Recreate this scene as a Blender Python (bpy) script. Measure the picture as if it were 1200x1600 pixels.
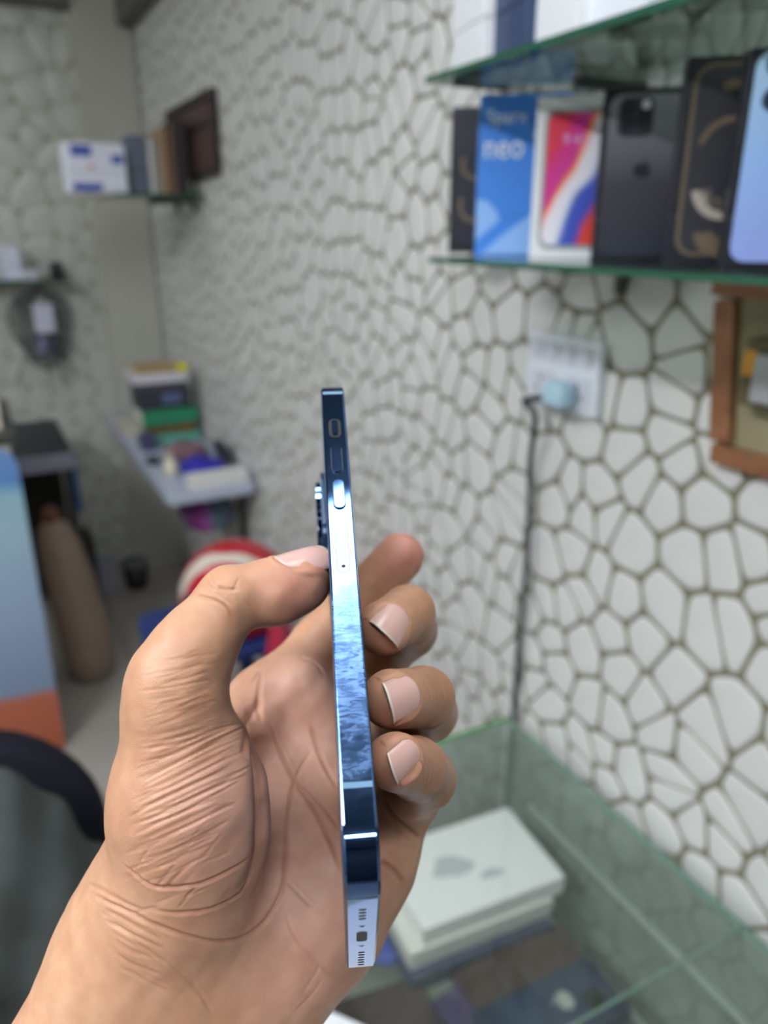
import bpy, bmesh, math, random
import numpy as np
from mathutils import Vector, Matrix
from mathutils.bvhtree import BVHTree

for o in list(bpy.data.objects):
    bpy.data.objects.remove(o, do_unlink=True)
SC = bpy.context.scene
COL = SC.collection
random.seed(7)
RNG = np.random.default_rng(7)

# ------------------------------------------------------------------ camera
F_PX = 1200.0                      # focal length in pixels of the 1200 x 1600 frame
PITCH = math.radians(20.2)         # looking down
YAW = math.radians(27.6)           # turned from the wall's direction (+Y) towards the wall (+X)
H = 1.5                            # lens above the floor
EYE = Vector((0.0, 0.0, H))
HEAD = Vector((math.sin(YAW), math.cos(YAW), 0))
RIGHT = Vector((math.cos(YAW), -math.sin(YAW), 0))
FWD = HEAD * math.cos(PITCH) + Vector((0, 0, -math.sin(PITCH)))
UPC = HEAD * math.sin(PITCH) + Vector((0, 0, math.cos(PITCH)))
cam_data = bpy.data.cameras.new('camera')
cam = bpy.data.objects.new('camera', cam_data)
COL.objects.link(cam)
cam.matrix_world = Matrix(((RIGHT.x, UPC.x, -FWD.x, 0), (RIGHT.y, UPC.y, -FWD.y, 0),
                           (RIGHT.z, UPC.z, -FWD.z, H), (0, 0, 0, 1)))
cam_data.sensor_width = 36
cam_data.lens = 36 * F_PX / 1600
cam_data.clip_start = 0.01
cam_data.dof.use_dof = True
cam_data.dof.focus_distance = 0.192
cam_data.dof.aperture_fstop = 27 / 3.0
SC.camera = cam

# ------------------------------------------------------------------ world, exposure
w = bpy.data.worlds.new('world')
SC.world = w
w.use_nodes = True
w.node_tree.nodes['Background'].inputs[0].default_value = (0.75, 0.85, 1.0, 1)
w.node_tree.nodes['Background'].inputs[1].default_value = 0.25
SC.view_settings.view_transform = 'Standard'
SC.view_settings.look = 'None'
SC.view_settings.gamma = 1
SC.view_settings.use_curve_mapping = False
SC.view_settings.exposure = 0.0
SC.cycles.use_denoising = True
SC.cycles.max_bounces = 8
SC.cycles.transparent_max_bounces = 16
SC.cycles.sample_clamp_indirect = 4

ROOM_L, ROOM_R, ROOM_F, ROOM_B, CEIL = -2.3, 0.72, -1.6, 3.5, 2.56

def ray(px, py):
    return (FWD + RIGHT * ((px - 600) / F_PX) - UPC * ((py - 800) / F_PX))
def on_x(px, py, x):
    d = ray(px, py); return EYE + d * (x / d.x)
def on_y(px, py, y):
    d = ray(px, py); return EYE + d * (y / d.y)
def on_z(px, py, z):
    d = ray(px, py); return EYE + d * ((z - H) / d.z)
def at(px, py, depth):
    return EYE + ray(px, py) * depth
def project(p):
    q = Vector(p) - EYE
    z = q.dot(FWD)
    return 600 + F_PX * q.dot(RIGHT) / z, 800 - F_PX * q.dot(UPC) / z
CAM2W = Matrix(((RIGHT.x, -UPC.x, FWD.x, 0), (RIGHT.y, -UPC.y, FWD.y, 0), (RIGHT.z, -UPC.z, FWD.z, H), (0, 0, 0, 1)))

# ------------------------------------------------------------------ materials
def srgb(r, g, b):
    f = lambda c: (c / 255 / 12.92) if c / 255 <= 0.04045 else ((c / 255 + 0.055) / 1.055) ** 2.4
    return (f(r), f(g), f(b), 1)
def mat(name, col, rough=0.5, metal=0.0, spec=0.5, noise=0, noise_amt=0.15, bump=0, bump_scale=40, emit=0, coat=0):
    m = bpy.data.materials.new(name)
    m.use_nodes = True
    nt = m.node_tree
    b = nt.nodes['Principled BSDF']
    b.inputs['Base Color'].default_value = col
    b.inputs['Roughness'].default_value = rough
    b.inputs['Metallic'].default_value = metal
    b.inputs['Specular IOR Level'].default_value = spec
    b.inputs['Coat Weight'].default_value = coat
    if emit:
        b.inputs['Emission Color'].default_value = col
        b.inputs['Emission Strength'].default_value = emit
    if noise or bump:
        tc = nt.nodes.new('ShaderNodeTexCoord')
        n = nt.nodes.new('ShaderNodeTexNoise')
        n.inputs['Scale'].default_value = noise or bump_scale
        n.inputs['Detail'].default_value = 5
        nt.links.new(tc.outputs['Object'], n.inputs['Vector'])
        if noise:
            mx = nt.nodes.new('ShaderNodeMix'); mx.data_type = 'RGBA'
            mx.inputs[6].default_value = tuple(c * (1 - noise_amt) for c in col[:3]) + (1,)
            mx.inputs[7].default_value = tuple(min(1, c * (1 + noise_amt)) for c in col[:3]) + (1,)
            nt.links.new(n.outputs['Fac'], mx.inputs[0])
            nt.links.new(mx.outputs[2], b.inputs['Base Color'])
        if bump:
            bp = nt.nodes.new('ShaderNodeBump'); bp.inputs['Strength'].default_value = bump
            bp.inputs['Distance'].default_value = 0.002
            n2 = nt.nodes.new('ShaderNodeTexNoise'); n2.inputs['Scale'].default_value = bump_scale
            nt.links.new(tc.outputs['Object'], n2.inputs['Vector'])
            nt.links.new(n2.outputs['Fac'], bp.inputs['Height'])
            nt.links.new(bp.outputs['Normal'], b.inputs['Normal'])
    return m
def glass_mat(name, tint, alpha_mix, rough=0.02, film=None):
    """thin pane: mostly clear, tinted, with a fresnel reflection"""
    m = bpy.data.materials.new(name); m.use_nodes = True
    nt = m.node_tree; nt.nodes.clear()
    out = nt.nodes.new('ShaderNodeOutputMaterial')
    tr = nt.nodes.new('ShaderNodeBsdfTransparent'); tr.inputs[0].default_value = tint
    gl = nt.nodes.new('ShaderNodeBsdfGlossy'); gl.inputs['Roughness'].default_value = rough
    gl.inputs[0].default_value = (0.9, 0.95, 0.92, 1)
    df = nt.nodes.new('ShaderNodeBsdfDiffuse'); df.inputs[0].default_value = film or srgb(150, 165, 155)
    # fresnel that is the same from both sides of the thin pane
    ge = nt.nodes.new('ShaderNodeNewGeometry'); dt = nt.nodes.new('ShaderNodeVectorMath'); dt.operation = 'DOT_PRODUCT'
    nt.links.new(ge.outputs['Normal'], dt.inputs[0]); nt.links.new(ge.outputs['Incoming'], dt.inputs[1])
    ab = nt.nodes.new('ShaderNodeMath'); ab.operation = 'ABSOLUTE'; nt.links.new(dt.outputs['Value'], ab.inputs[0])
    iv = nt.nodes.new('ShaderNodeMath'); iv.operation = 'SUBTRACT'; iv.inputs[0].default_value = 1; nt.links.new(ab.outputs[0], iv.inputs[1])
    pw = nt.nodes.new('ShaderNodeMath'); pw.operation = 'POWER'; pw.inputs[1].default_value = 5; nt.links.new(iv.outputs[0], pw.inputs[0])
    fr = nt.nodes.new('ShaderNodeMath'); fr.operation = 'MULTIPLY_ADD'; fr.inputs[1].default_value = .9; fr.inputs[2].default_value = .035; nt.links.new(pw.outputs[0], fr.inputs[0])
    m1 = nt.nodes.new('ShaderNodeMixShader'); m1.inputs[0].default_value = alpha_mix
    m2 = nt.nodes.new('ShaderNodeMixShader')
    nt.links.new(tr.outputs[0], m1.inputs[1]); nt.links.new(df.outputs[0], m1.inputs[2])
    nt.links.new(fr.outputs[0], m2.inputs[0])
    nt.links.new(m1.outputs[0], m2.inputs[1]); nt.links.new(gl.outputs[0], m2.inputs[2])
    nt.links.new(m2.outputs[0], out.inputs[0])
    return m

# ------------------------------------------------------------------ object helpers
def link(name, me, mats=None, parent=None, loc=None):
    o = bpy.data.objects.new(name, me)
    COL.objects.link(o)
    if mats is not None:
        for m in (mats if isinstance(mats, (list, tuple)) else [mats]):
            me.materials.append(m)
    if parent is not None: o.parent = parent
    if loc is not None: o.location = loc
    return o
def tag(o, label=None, cat=None, group=None, kind=None):
    if label: o['label'] = label
    if cat: o['category'] = cat
    if group: o['group'] = group
    if kind: o['kind'] = kind
    return o
def empty(name, loc=(0, 0, 0), rot=(0, 0, 0), matrix=None):
    o = bpy.data.objects.new(name, None); COL.objects.link(o)
    o.empty_display_size = 0.02
    if matrix is not None: o.matrix_world = matrix
    else:
        o.location = loc; o.rotation_euler = rot
    return o
def mesh_of(bm, name='mesh', smooth=False):
    me = bpy.data.meshes.new(name)
    bm.normal_update()
    bm.to_mesh(me); bm.free()
    if smooth:
        for p in me.polygons: p.use_smooth = True
    return me
def add_box(bm, c, s, rot=None, bevel=0, mi=0, seg=2):
    r = bmesh.ops.create_cube(bm, size=1)
    vs = r['verts']
    for v in vs:
        v.co = Vector((v.co.x * s[0], v.co.y * s[1], v.co.z * s[2]))
    fs = set(f for v in vs for f in v.link_faces)
    for f in fs: f.material_index = mi
    if bevel:
        es = set(e for f in fs for e in f.edges)
        g = bmesh.ops.bevel(bm, geom=list(es), offset=bevel, segments=seg, profile=0.6, affect='EDGES')
        vs = list(set(vs_ for f in g['faces'] for vs_ in f.verts) | set(v for v in vs if v.is_valid))
    M = (rot.to_4x4() if rot is not None else Matrix())
    M = Matrix.Translation(c) @ M
    bmesh.ops.transform(bm, matrix=M, verts=[v for v in vs if v.is_valid])
    return vs
def box_mesh(s, c=(0, 0, 0), bevel=0.002, rot=None, seg=2):
    bm = bmesh.new(); add_box(bm, c, s, rot, bevel, 0, seg)
    return mesh_of(bm, 'box')
def box(name, s, m, parent=None, loc=None, c=(0, 0, 0), bevel=0.002, rot=None):
    return link(name, box_mesh(s, c, bevel, rot), m, parent, loc)
def tube_mesh(pts, r, n=10, closed_caps=True):
    pts = [Vector(p) for p in pts]
    rs = r if isinstance(r, (list, tuple)) else [r] * len(pts)
    bm = bmesh.new(); rings = []
    up = Vector((0, 0, 1))
    t0 = (pts[1] - pts[0]).normalized()
    a = t0.cross(up)
    if a.length < 1e-3: a = t0.cross(Vector((1, 0, 0)))
    a.normalize()
    for i, p in enumerate(pts):
        t = (pts[min(i + 1, len(pts) - 1)] - pts[max(i - 1, 0)]).normalized()
        a = (a - t * a.dot(t)).normalized(); b = t.cross(a)
        rings.append([bm.verts.new(p + (a * math.cos(2 * math.pi * k / n) + b * math.sin(2 * math.pi * k / n)) * rs[i]) for k in range(n)])
    for i in range(len(rings) - 1):
        for k in range(n):
            bm.faces.new((rings[i][k], rings[i][(k + 1) % n], rings[i + 1][(k + 1) % n], rings[i + 1][k]))
    if closed_caps:
        bm.faces.new(list(reversed(rings[0]))); bm.faces.new(rings[-1])
    return mesh_of(bm, 'tube', True)
def smooth_path(pts, n=8):
    pts = [Vector(p) for p in pts]; out = []
    P = [pts[0]] + pts + [pts[-1]]
    for i in range(1, len(P) - 2):
        for k in range(n):
            t = k / n
            a, b, c, d = P[i - 1], P[i], P[i + 1], P[i + 2]
            out.append(0.5 * ((2 * b) + (c - a) * t + (2 * a - 5 * b + 4 * c - d) * t * t + (3 * b - a - 3 * c + d) * t ** 3))
    out.append(pts[-1]); return out
def lathe_mesh(prof, n=24):
    bm = bmesh.new(); rings = []
    for r, z in prof:
        rings.append([bm.verts.new((r * math.cos(2 * math.pi * k / n), r * math.sin(2 * math.pi * k / n), z)) for k in range(n)])
    for i in range(len(rings) - 1):
        for k in range(n):
            bm.faces.new((rings[i][k], rings[i][(k + 1) % n], rings[i + 1][(k + 1) % n], rings[i + 1][k]))
    bm.faces.new(list(reversed(rings[0]))); bm.faces.new(rings[-1])
    return mesh_of(bm, 'lathe', True)
def rr_pts(w, h, r, n=6):
    """rounded rectangle outline, counter-clockwise, centred"""
    out = []
    for cx, cy, a0 in ((w / 2 - r, h / 2 - r, 0), (-w / 2 + r, h / 2 - r, 90), (-w / 2 + r, -h / 2 + r, 180), (w / 2 - r, -h / 2 + r, 270)):
        for k in range(n + 1):
            a = math.radians(a0 + 90 * k / n)
            out.append((cx + r * math.cos(a), cy + r * math.sin(a)))
    return out
def prism_mesh(outline, z0, z1, bev=0.0, hole=None):
    """outline in xy extruded along z with optional chamfer; hole: an inner outline with the same point count (makes a ring)"""
    bm = bmesh.new()
    c = Vector((sum(p[0] for p in outline) / len(outline), sum(p[1] for p in outline) / len(outline)))
    def ring(z, inset, pts=outline):
        out = []
        for x, y in pts:
            d = Vector((x, y)) - c
            k = max(0, 1 - inset / max(d.length, 1e-9))
            out.append(bm.verts.new((c.x + d.x * k, c.y + d.y * k, z)))
        return out
    rs = [ring(z0, bev), ring(z0 + bev, 0), ring(z1 - bev, 0), ring(z1, bev)] if bev else [ring(z0, 0), ring(z1, 0)]
    n = len(outline)
    for i in range(len(rs) - 1):
        for k in range(n):
            bm.faces.new((rs[i][k], rs[i][(k + 1) % n], rs[i + 1][(k + 1) % n], rs[i + 1][k]))
    if hole is None:
        bm.faces.new(list(reversed(rs[0]))); bm.faces.new(rs[-1])
    else:
        h0, h1 = ring(z0, 0, hole), ring(z1, 0, hole)
        for k in range(n):
            j = (k + 1) % n
            bm.faces.new((h0[j], h0[k], h1[k], h1[j]))
            bm.faces.new((rs[0][j], rs[0][k], h0[k], h0[j]))
            bm.faces.new((rs[-1][k], rs[-1][j], h1[j], h1[k]))
    return mesh_of(bm, 'prism')
def text_mesh(body, size, depth=0.0002):
    cu = bpy.data.curves.new('t', 'FONT'); cu.body = body; cu.size = size; cu.extrude = depth
    cu.align_x = 'LEFT'; cu.resolution_u = 3
    o = bpy.data.objects.new('t', cu); COL.objects.link(o)
    dg = bpy.context.evaluated_depsgraph_get()
    me = bpy.data.meshes.new_from_object(o.evaluated_get(dg))
    bpy.data.objects.remove(o, do_unlink=True); bpy.data.curves.remove(cu)
    me.materials.clear()
    return me
# ================================================================== lamps (the shop's ceiling battens)
M_LAMP_BODY = mat('lamp_white', srgb(225, 228, 228), .5)
def ceiling_lamp(x, y, ln, wd, power, label, along_x=True, col=(0.93, 0.97, 1.0)):
    r = empty('ceiling_light', (x, y, CEIL - 0.005), (0, 0, 0 if along_x else math.pi / 2))
    tag(r, label, 'lamp')
    box('housing', (ln + .03, wd + .03, .03), M_LAMP_BODY, r, c=(0, 0, -.015), bevel=.004)
    m = bpy.data.materials.new('lamp_diffuser'); m.use_nodes = True
    b = m.node_tree.nodes['Principled BSDF']
    b.inputs['Base Color'].default_value = (0, 0, 0, 1)
    b.inputs['Emission Color'].default_value = col + (1,)
    b.inputs['Emission Strength'].default_value = power / (ln * wd)
    box('diffuser', (ln, wd, .02), m, r, c=(0, 0, -.04), bevel=.004)
    return r
LAMPS = [(0.218, 0.416, 1.0, 0.165, 3.2, 'short white ceiling batten straight above the raised phone', True),
         (-1.25, 0.35, 1.2, 0.22, 15.5, 'long ceiling batten over the open side of the shop', False),
         (-0.42, -0.62, 1.2, 0.12, 5.5, 'long ceiling batten behind the viewer near the front wall', True),
         (-1.0, 2.5, 1.2, 0.16, 3.5, 'ceiling batten at the far end of the shop', False)]
for a in LAMPS: ceiling_lamp(*a)

# ================================================================== room shell
M_WALLBASE = mat('wall_grout', srgb(128, 123, 104), .8, noise=60, noise_amt=.2)
M_CELL = mat('wall_enamel', srgb(214, 214, 212), .35, 0, .5, noise=14, noise_amt=.06)
M_CELL_BACK = mat('wall_enamel_back', srgb(196, 197, 188), .3, 0, .5, noise=10, noise_amt=.06)
M_PLAIN = mat('plain_plaster', srgb(185, 184, 174), .6, noise=6, noise_amt=.06)
M_CEIL = mat('ceiling_paint', srgb(128, 130, 130), .8)
M_BEAM = mat('beam_grey', srgb(105, 104, 96), .7)
def structure(name, s, c, m):
    o = box(name, s, m, None, c, bevel=0)
    o['kind'] = 'structure'
    return o
WY = ROOM_B - ROOM_F; WX = ROOM_R - ROOM_L
wall_right = structure('wall_right', (.1, WY + .2, CEIL), (ROOM_R + .05 + .004, (ROOM_B + ROOM_F) / 2, CEIL / 2), M_WALLBASE)
wall_back = structure('wall_back', (WX, .1, CEIL), ((ROOM_R + ROOM_L) / 2, ROOM_B + .054, CEIL / 2), M_WALLBASE)
structure('wall_left', (.1, WY + .2, CEIL), (ROOM_L - .05, (ROOM_B + ROOM_F) / 2, CEIL / 2), M_PLAIN)
structure('wall_front', (WX, .1, CEIL), ((ROOM_R + ROOM_L) / 2, ROOM_F - .05, CEIL / 2), mat('front_wall_dark', srgb(46, 47, 49), .7))
structure('ceiling', (WX + .2, WY + .2, .08), ((ROOM_R + ROOM_L) / 2, (ROOM_B + ROOM_F) / 2, CEIL + .04), M_CEIL)
floor = structure('floor', (WX + .2, WY + .2, .1), ((ROOM_R + ROOM_L) / 2, (ROOM_B + ROOM_F) / 2, -.054), mat('floor_joint', srgb(120, 115, 108), .8))
M_TILE = mat('floor_tile', srgb(176, 170, 162), .35, noise=5, noise_amt=.08)
tile_me = box_mesh((.394, .394, .008), (0, 0, 0), .0015, seg=1)
for i in range(int(WX / .4) + 1):
    for j in range(int(WY / .4) + 1):
        x, y = ROOM_R - .2 - .4 * i, ROOM_B - .2 - .4 * j
        if x < ROOM_L + .1 or y < ROOM_F + .1: continue
        t = link('tile', tile_me, None if tile_me.materials else M_TILE, floor)
        t.location = Vector((x, y, -.003)) - floor.location
# pilaster in the far corner, beams
trim_1 = structure('trim_1', (.22, .06, CEIL), (.605, ROOM_B - .03, CEIL / 2), M_PLAIN)
trim_2 = structure('trim_2', (.06, 3.4, .10), (.69, ROOM_B - .06 - 1.7, 2.27), M_BEAM)
trim_3 = structure('trim_3', (2.7, .08, .3), (-.86, ROOM_B - .05, 2.415), M_BEAM)

def voronoi_cells(w, h, step, jitter, stretch, seed):
    """rounded irregular cells over a w x h rectangle -> list of outlines"""
    r = np.random.default_rng(seed)
    nx, ny = int(w / step) + 1, int(h / (step * stretch)) + 1
    S = []
    for i in range(-1, nx + 1):
        for j in range(-1, ny + 1):
            S.append(((i + .5 + (.5 if j % 2 else 0) * .6 + r.uniform(-jitter, jitter)) * step, (j + .5 + r.uniform(-jitter, jitter)) * step * stretch))
    S = np.array(S); out = []
    for k, s in enumerate(S):
        if not (0 < s[0] < w and 0 < s[1] < h): continue
        d = ((S - s) ** 2).sum(1); nb = np.argsort(d)[1:15]
        poly = [(s[0] - step * 2, s[1] - step * 2), (s[0] + step * 2, s[1] - step * 2), (s[0] + step * 2, s[1] + step * 2), (s[0] - step * 2, s[1] + step * 2)]
        for q in nb:
            n = S[q] - s; L = math.hypot(*n); n = n / L; c = L / 2
            new = []
            for a, b in zip(poly, poly[1:] + poly[:1]):
                da = (a[0] - s[0]) * n[0] + (a[1] - s[1]) * n[1] - c; db = (b[0] - s[0]) * n[0] + (b[1] - s[1]) * n[1] - c
                if da <= 0: new.append(a)
                if da * db < 0:
                    t = da / (da - db); new.append((a[0] + (b[0] - a[0]) * t, a[1] + (b[1] - a[1]) * t))
            poly = new
            if len(poly) < 3: break
        if len(poly) < 3: continue
        poly = [(min(max(x, 0), w), min(max(y, 0), h)) for x, y in poly]
        out.append((tuple(s), poly))
    return out
def round_poly(poly, gap):
    """inset by gap and round the corners"""
    n = len(poly)
    A = sum(poly[i][0] * poly[(i + 1) % n][1] - poly[(i + 1) % n][0] * poly[i][1] for i in range(n))
    if A < 0: poly = poly[::-1]
    cx, cy = sum(p[0] for p in poly) / n, sum(p[1] for p in poly) / n
    P = []
    for x, y in poly:
        d = math.hypot(x - cx, y - cy); k = max(.25, 1 - gap * 1.25 / max(d, 1e-6)); P.append((cx + (x - cx) * k, cy + (y - cy) * k))
    for q in (.16, .22):
        N = []
        for (ax, ay), (bx, by) in zip(P, P[1:] + P[:1]):
            if math.hypot(ax - bx, ay - by) < gap * .5: N.append(((ax + bx) / 2, (ay + by) / 2)); continue
            N.append((ax + (bx - ax) * q, ay + (by - ay) * q)); N.append((ax + (bx - ax) * (1 - q), ay + (by - ay) * (1 - q)))
        P = N
        if len(P) > 14: break
    return P
def cell_geo(P, h, dome, to3):
    """outline -> (verts, faces): a pad h high with a rounded rim and a gently domed top"""
    n = len(P); cx, cy = sum(p[0] for p in P) / n, sum(p[1] for p in P) / n
    V, Fc = [], []
    for k, z in ((1.0, 0), (.975, h * .8), (.93, h), (.5, h + dome)):
        for x, y in P: V.append(to3(cx + (x - cx) * k, cy + (y - cy) * k, z))
    for r_ in range(3):
        for i in range(n): Fc.append((r_ * n + i, r_ * n + (i + 1) % n, (r_ + 1) * n + (i + 1) % n, (r_ + 1) * n + i))
    Fc.append(tuple(range(3 * n, 4 * n)))
    return V, Fc
def plaster_wall(wall, cells, gap, h, dome, to3, m, visible, most):
    geo = []
    for s, poly in cells:
        P = round_poly(poly, gap)
        if len(P) < 3: continue
        V, Fc = cell_geo(P, h, dome, to3)
        c = Vector([sum(v[i] for v in V) / len(V) for i in range(3)])
        show = 0
        q = c - EYE
        if q.dot(FWD) > .05:
            px, py = project(c)
            if -40 < px < 1240 and -40 < py < 1640 and visible(px, py):
                pts = [project(v) for v in V[:len(P)]]
                show = (max(p[0] for p in pts) - min(p[0] for p in pts)) * (max(p[1] for p in pts) - min(p[1] for p in pts))
        geo.append((show, c, V, Fc))
    geo.sort(key=lambda g: -g[0])
    R_V, R_F = [], []
    inv = wall.location
    for k, (show, c, V, Fc) in enumerate(geo):
        if k < most and show > 60:
            me = bpy.data.meshes.new('plaster_cell')
            me.from_pydata([tuple(Vector(v) - c) for v in V], [], Fc)
            for p in me.polygons: p.use_smooth = True
            o = link('plaster_cell', me, m, wall); o.location = c - inv
        else:
            b = len(R_V); R_V += [tuple(Vector(v) - inv) for v in V]; R_F += [tuple(i + b for i in f) for f in Fc]
    me = bpy.data.meshes.new('plaster_cells'); me.from_pydata(R_V, [], R_F)
    for p in me.polygons: p.use_smooth = True
    o = link('plaster_relief', me, m, wall); o['kind'] = 'stuff'
cells = voronoi_cells(WY, CEIL, .059, .5, 1.14, 11)
plaster_wall(wall_right, cells, .0033, .0017, .0005, lambda a, b, z: (ROOM_R + .003 - z, ROOM_F + a, b), M_CELL,
             lambda px, py: not (670 < px and 110 < py < 430) and px > 240, 300)
cells = voronoi_cells(WX, 2.3, .105, .4, 1.1, 5)
plaster_wall(wall_back, cells, .0008, .0012, .0035, lambda a, b, z: (ROOM_L + a, ROOM_B + .003 - z, b), M_CELL_BACK,
             lambda px, py: px < 170 and py < 1000, 120)

# ================================================================== glass wall shelves
M_GLASS = glass_mat('shelf_glass', (.62, .69, .64, 1), .16, .02, srgb(78, 86, 76))
M_GEDGE = mat('glass_edge_green', srgb(38, 82, 64), .15, 0, .6)
M_STEEL = mat('bracket_steel', srgb(90, 92, 92), .35, .8)
def glass_shelf(name, x0, x1, y0, y1, ztop, th, label, group=None, brackets=()):
    r = empty(name, ((x0 + x1) / 2, (y0 + y1) / 2, ztop - th)); tag(r, label, 'shelf', group)
    cx, cy = r.location.x, r.location.y
    box('pane', (x1 - x0 - .004, y1 - y0 - .004, th), M_GLASS, r, c=(0, 0, th / 2), bevel=0)
    e = .002
    box('front_edge', (e, y1 - y0, th), M_GEDGE, r, c=(-(x1 - x0) / 2 + e / 2, 0, th / 2), bevel=0)
    box('end_edge', (x1 - x0, e, th), M_GEDGE, r, c=(0, (y1 - y0) / 2 - e / 2, th / 2), bevel=0)
    box('end_edge', (x1 - x0, e, th), M_GEDGE, r, c=(0, -(y1 - y0) / 2 + e / 2, th / 2), bevel=0)
    for y in brackets:
        b = box('bracket', (.10, .012, .012), M_STEEL, r, c=((x1 - x0) / 2 - .05, y - cy, -.006), bevel=.002)
        box('bracket_lip', (.012, .012, .035), M_STEEL, b, c=((x1 - x0) / 2 - .006, y - cy, -.02), bevel=.002)
    return r
SHX = .50
LOW_Z, UP_Z = 1.4685, 1.6625
glass_shelf('glass_shelf', SHX, ROOM_R - .002, -.45, .84, LOW_Z, .006, 'lower green-edged glass shelf carrying the upright phone boxes', None, (.10, .735))
glass_shelf('glass_shelf', SHX, ROOM_R - .002, -.45, .855, UP_Z, .007, 'upper green-edged glass shelf holding white and navy boxes', None, (.10, .735))

# ---------- cartons
def carton(name, size, m_body, m_face=None, face='-y', loc=(0, 0, 0), rotz=0, label=None, cat='box', group=None, lid=True, lean=0):
    """size = width(x), depth(y), height(z); origin on the base"""
    r = empty(name, loc, (lean, 0, rotz)); tag(r, label, cat, group)
    w_, d_, h_ = size
    box('tray', (w_ - .0012, d_ - .0012, h_ * .2), m_body, r, c=(0, 0, h_ * .1), bevel=.0015)
    box('lid', (w_, d_, h_ * .8 - .0006), m_body, r, c=(0, 0, h_ * .6 + .0003), bevel=.0018)
    return r
def face_panel(name, pts, m, parent, w_, d_, h_, off=.0006, th=.0005):
    """flat print on the -y face: pts in (x, z) metres, origin at the face's lower middle"""
    me = prism_mesh(pts, 0, th)
    o = link(name, me, m, parent)
    o.matrix_local = Matrix(((1, 0, 0, 0), (0, 0, -1, -d_ / 2 - off + th), (0, 1, 0, 0), (0, 0, 0, 1)))
    return o
def top_panel(name, pts, m, parent, z, th=.0005):
    o = link(name, prism_mesh(pts, 0, th), m, parent); o.location = (0, 0, z); return o
def shift(pts, dx, dy): return [(x + dx, y + dy) for x, y in pts]
def disc(r, n=20): return [(r * math.cos(2 * math.pi * k / n), r * math.sin(2 * math.pi * k / n)) for k in range(n)]
def arc_band(cx, cy, r0, r1, a0, a1, n=16):
    P = [(cx + r1 * math.cos(math.radians(a0 + (a1 - a0) * k / n)), cy + r1 * math.sin(math.radians(a0 + (a1 - a0) * k / n))) for k in range(n + 1)]
    P += [(cx + r0 * math.cos(math.radians(a1 - (a1 - a0) * k / n)), cy + r0 * math.sin(math.radians(a1 - (a1 - a0) * k / n))) for k in range(n + 1)]
    return P
def ramp_mat(name, stops, axis='Z', lo=0, hi=1, rough=.35, extra=None):
    """printed colour gradient along an object axis"""
    m = bpy.data.materials.new(name); m.use_nodes = True; nt = m.node_tree
    b = nt.nodes['Principled BSDF']; b.inputs['Roughness'].default_value = rough
    tc = nt.nodes.new('ShaderNodeTexCoord'); sx = nt.nodes.new('ShaderNodeSeparateXYZ'); mr = nt.nodes.new('ShaderNodeMapRange')
    rp = nt.nodes.new('ShaderNodeValToRGB')
    mr.inputs[1].default_value = lo; mr.inputs[2].default_value = hi
    nt.links.new(tc.outputs['Object'], sx.inputs[0])
    src = sx.outputs['XYZ'.index(axis)]
    if extra:
        n = nt.nodes.new('ShaderNodeTexNoise'); n.inputs['Scale'].default_value = extra[0]
        ad = nt.nodes.new('ShaderNodeMath'); ad.operation = 'MULTIPLY_ADD'; ad.inputs[1].default_value = extra[1]
        nt.links.new(tc.outputs['Object'], n.inputs['Vector']); nt.links.new(n.outputs['Fac'], ad.inputs[0]); nt.links.new(src, ad.inputs[2]); src = ad.outputs[0]
    nt.links.new(src, mr.inputs[0]); nt.links.new(mr.outputs[0], rp.inputs[0]); nt.links.new(rp.outputs[0], b.inputs['Base Color'])
    els = rp.color_ramp.elements
    els[0].position, els[0].color = stops[0]; els[1].position, els[1].color = stops[-1]
    for p, c in stops[1:-1]:
        e = els.new(p); e.color = c
    return m
M_BLACKBOX = mat('box_black', srgb(26, 29, 40), .4)
M_WHITEBOX = mat('box_white', srgb(226, 228, 232), .4)
M_NAVYBOX = mat('box_navy', srgb(44, 62, 98), .45)
M_GOLD = mat('print_bronze', srgb(108, 93, 77), .4)
M_PALE = mat('print_pale', srgb(170, 160, 150), .4)
M_TXT = mat('print_white', srgb(235, 240, 248), .5)

def apple_outline(s):
    """fruit emblem with a bite and a leaf, about s high"""
    body = []
    for k in range(40):
        a = 2 * math.pi * k / 40
        r = .42 * (1 + .06 * math.cos(2 * a)) - .07 * math.exp(-((a - math.pi / 2) / .35) ** 2) - .05 * math.exp(-((a - 3 * math.pi / 2) / .3) ** 2)
        x, y = r * math.cos(a) * 1.02, r * math.sin(a)
        d = math.hypot(x - .47, y - .06)
        if d < .17: x, y = .47 - .17 * (.47 - x + 1e-6) / max(d, 1e-6) * 1.0, y
        body.append((x * s, y * s))
    leaf = [(0.02 * s, .45 * s), (.04 * s, .54 * s), (.12 * s, .62 * s), (.19 * s, .63 * s), (.17 * s, .54 * s), (.10 * s, .47 * s)]
    return body, leaf

def box_on_shelf(px_l, px_r, depth_x, h, d, body, label, name='phone_box', rot=None, extra_w=1.0):
    """stands so that its front shows between two columns of the picture; faces the room at an angle"""
    a = on_x((px_l + px_r) / 2, 404, depth_x)
    a.z = LOW_Z
    zc = (a - EYE).dot(FWD)
    wd = abs(px_r - px_l) * zc / F_PX
    rz = -math.radians(ROT if rot is None else rot)
    r = empty(name, (a.x, a.y, LOW_Z + .0002), (0, 0, rz))
    wd = wd / max(.3, math.cos(rz + YAW)) * extra_w
    off = Vector((0, d / 2, 0)); off.rotate(r.rotation_euler); r.location = r.location + off
    box('tray', (wd - .001, d - .001, h * .25), body, r, c=(0, 0, h * .125), bevel=.0012)
    box('lid', (wd, d, h * .75 - .0004), body, r, c=(0, 0, h * .625 + .0002), bevel=.0015)
    tag(r, label, 'box')
    return r, wd
ROT = 40
D_ = .028
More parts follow.
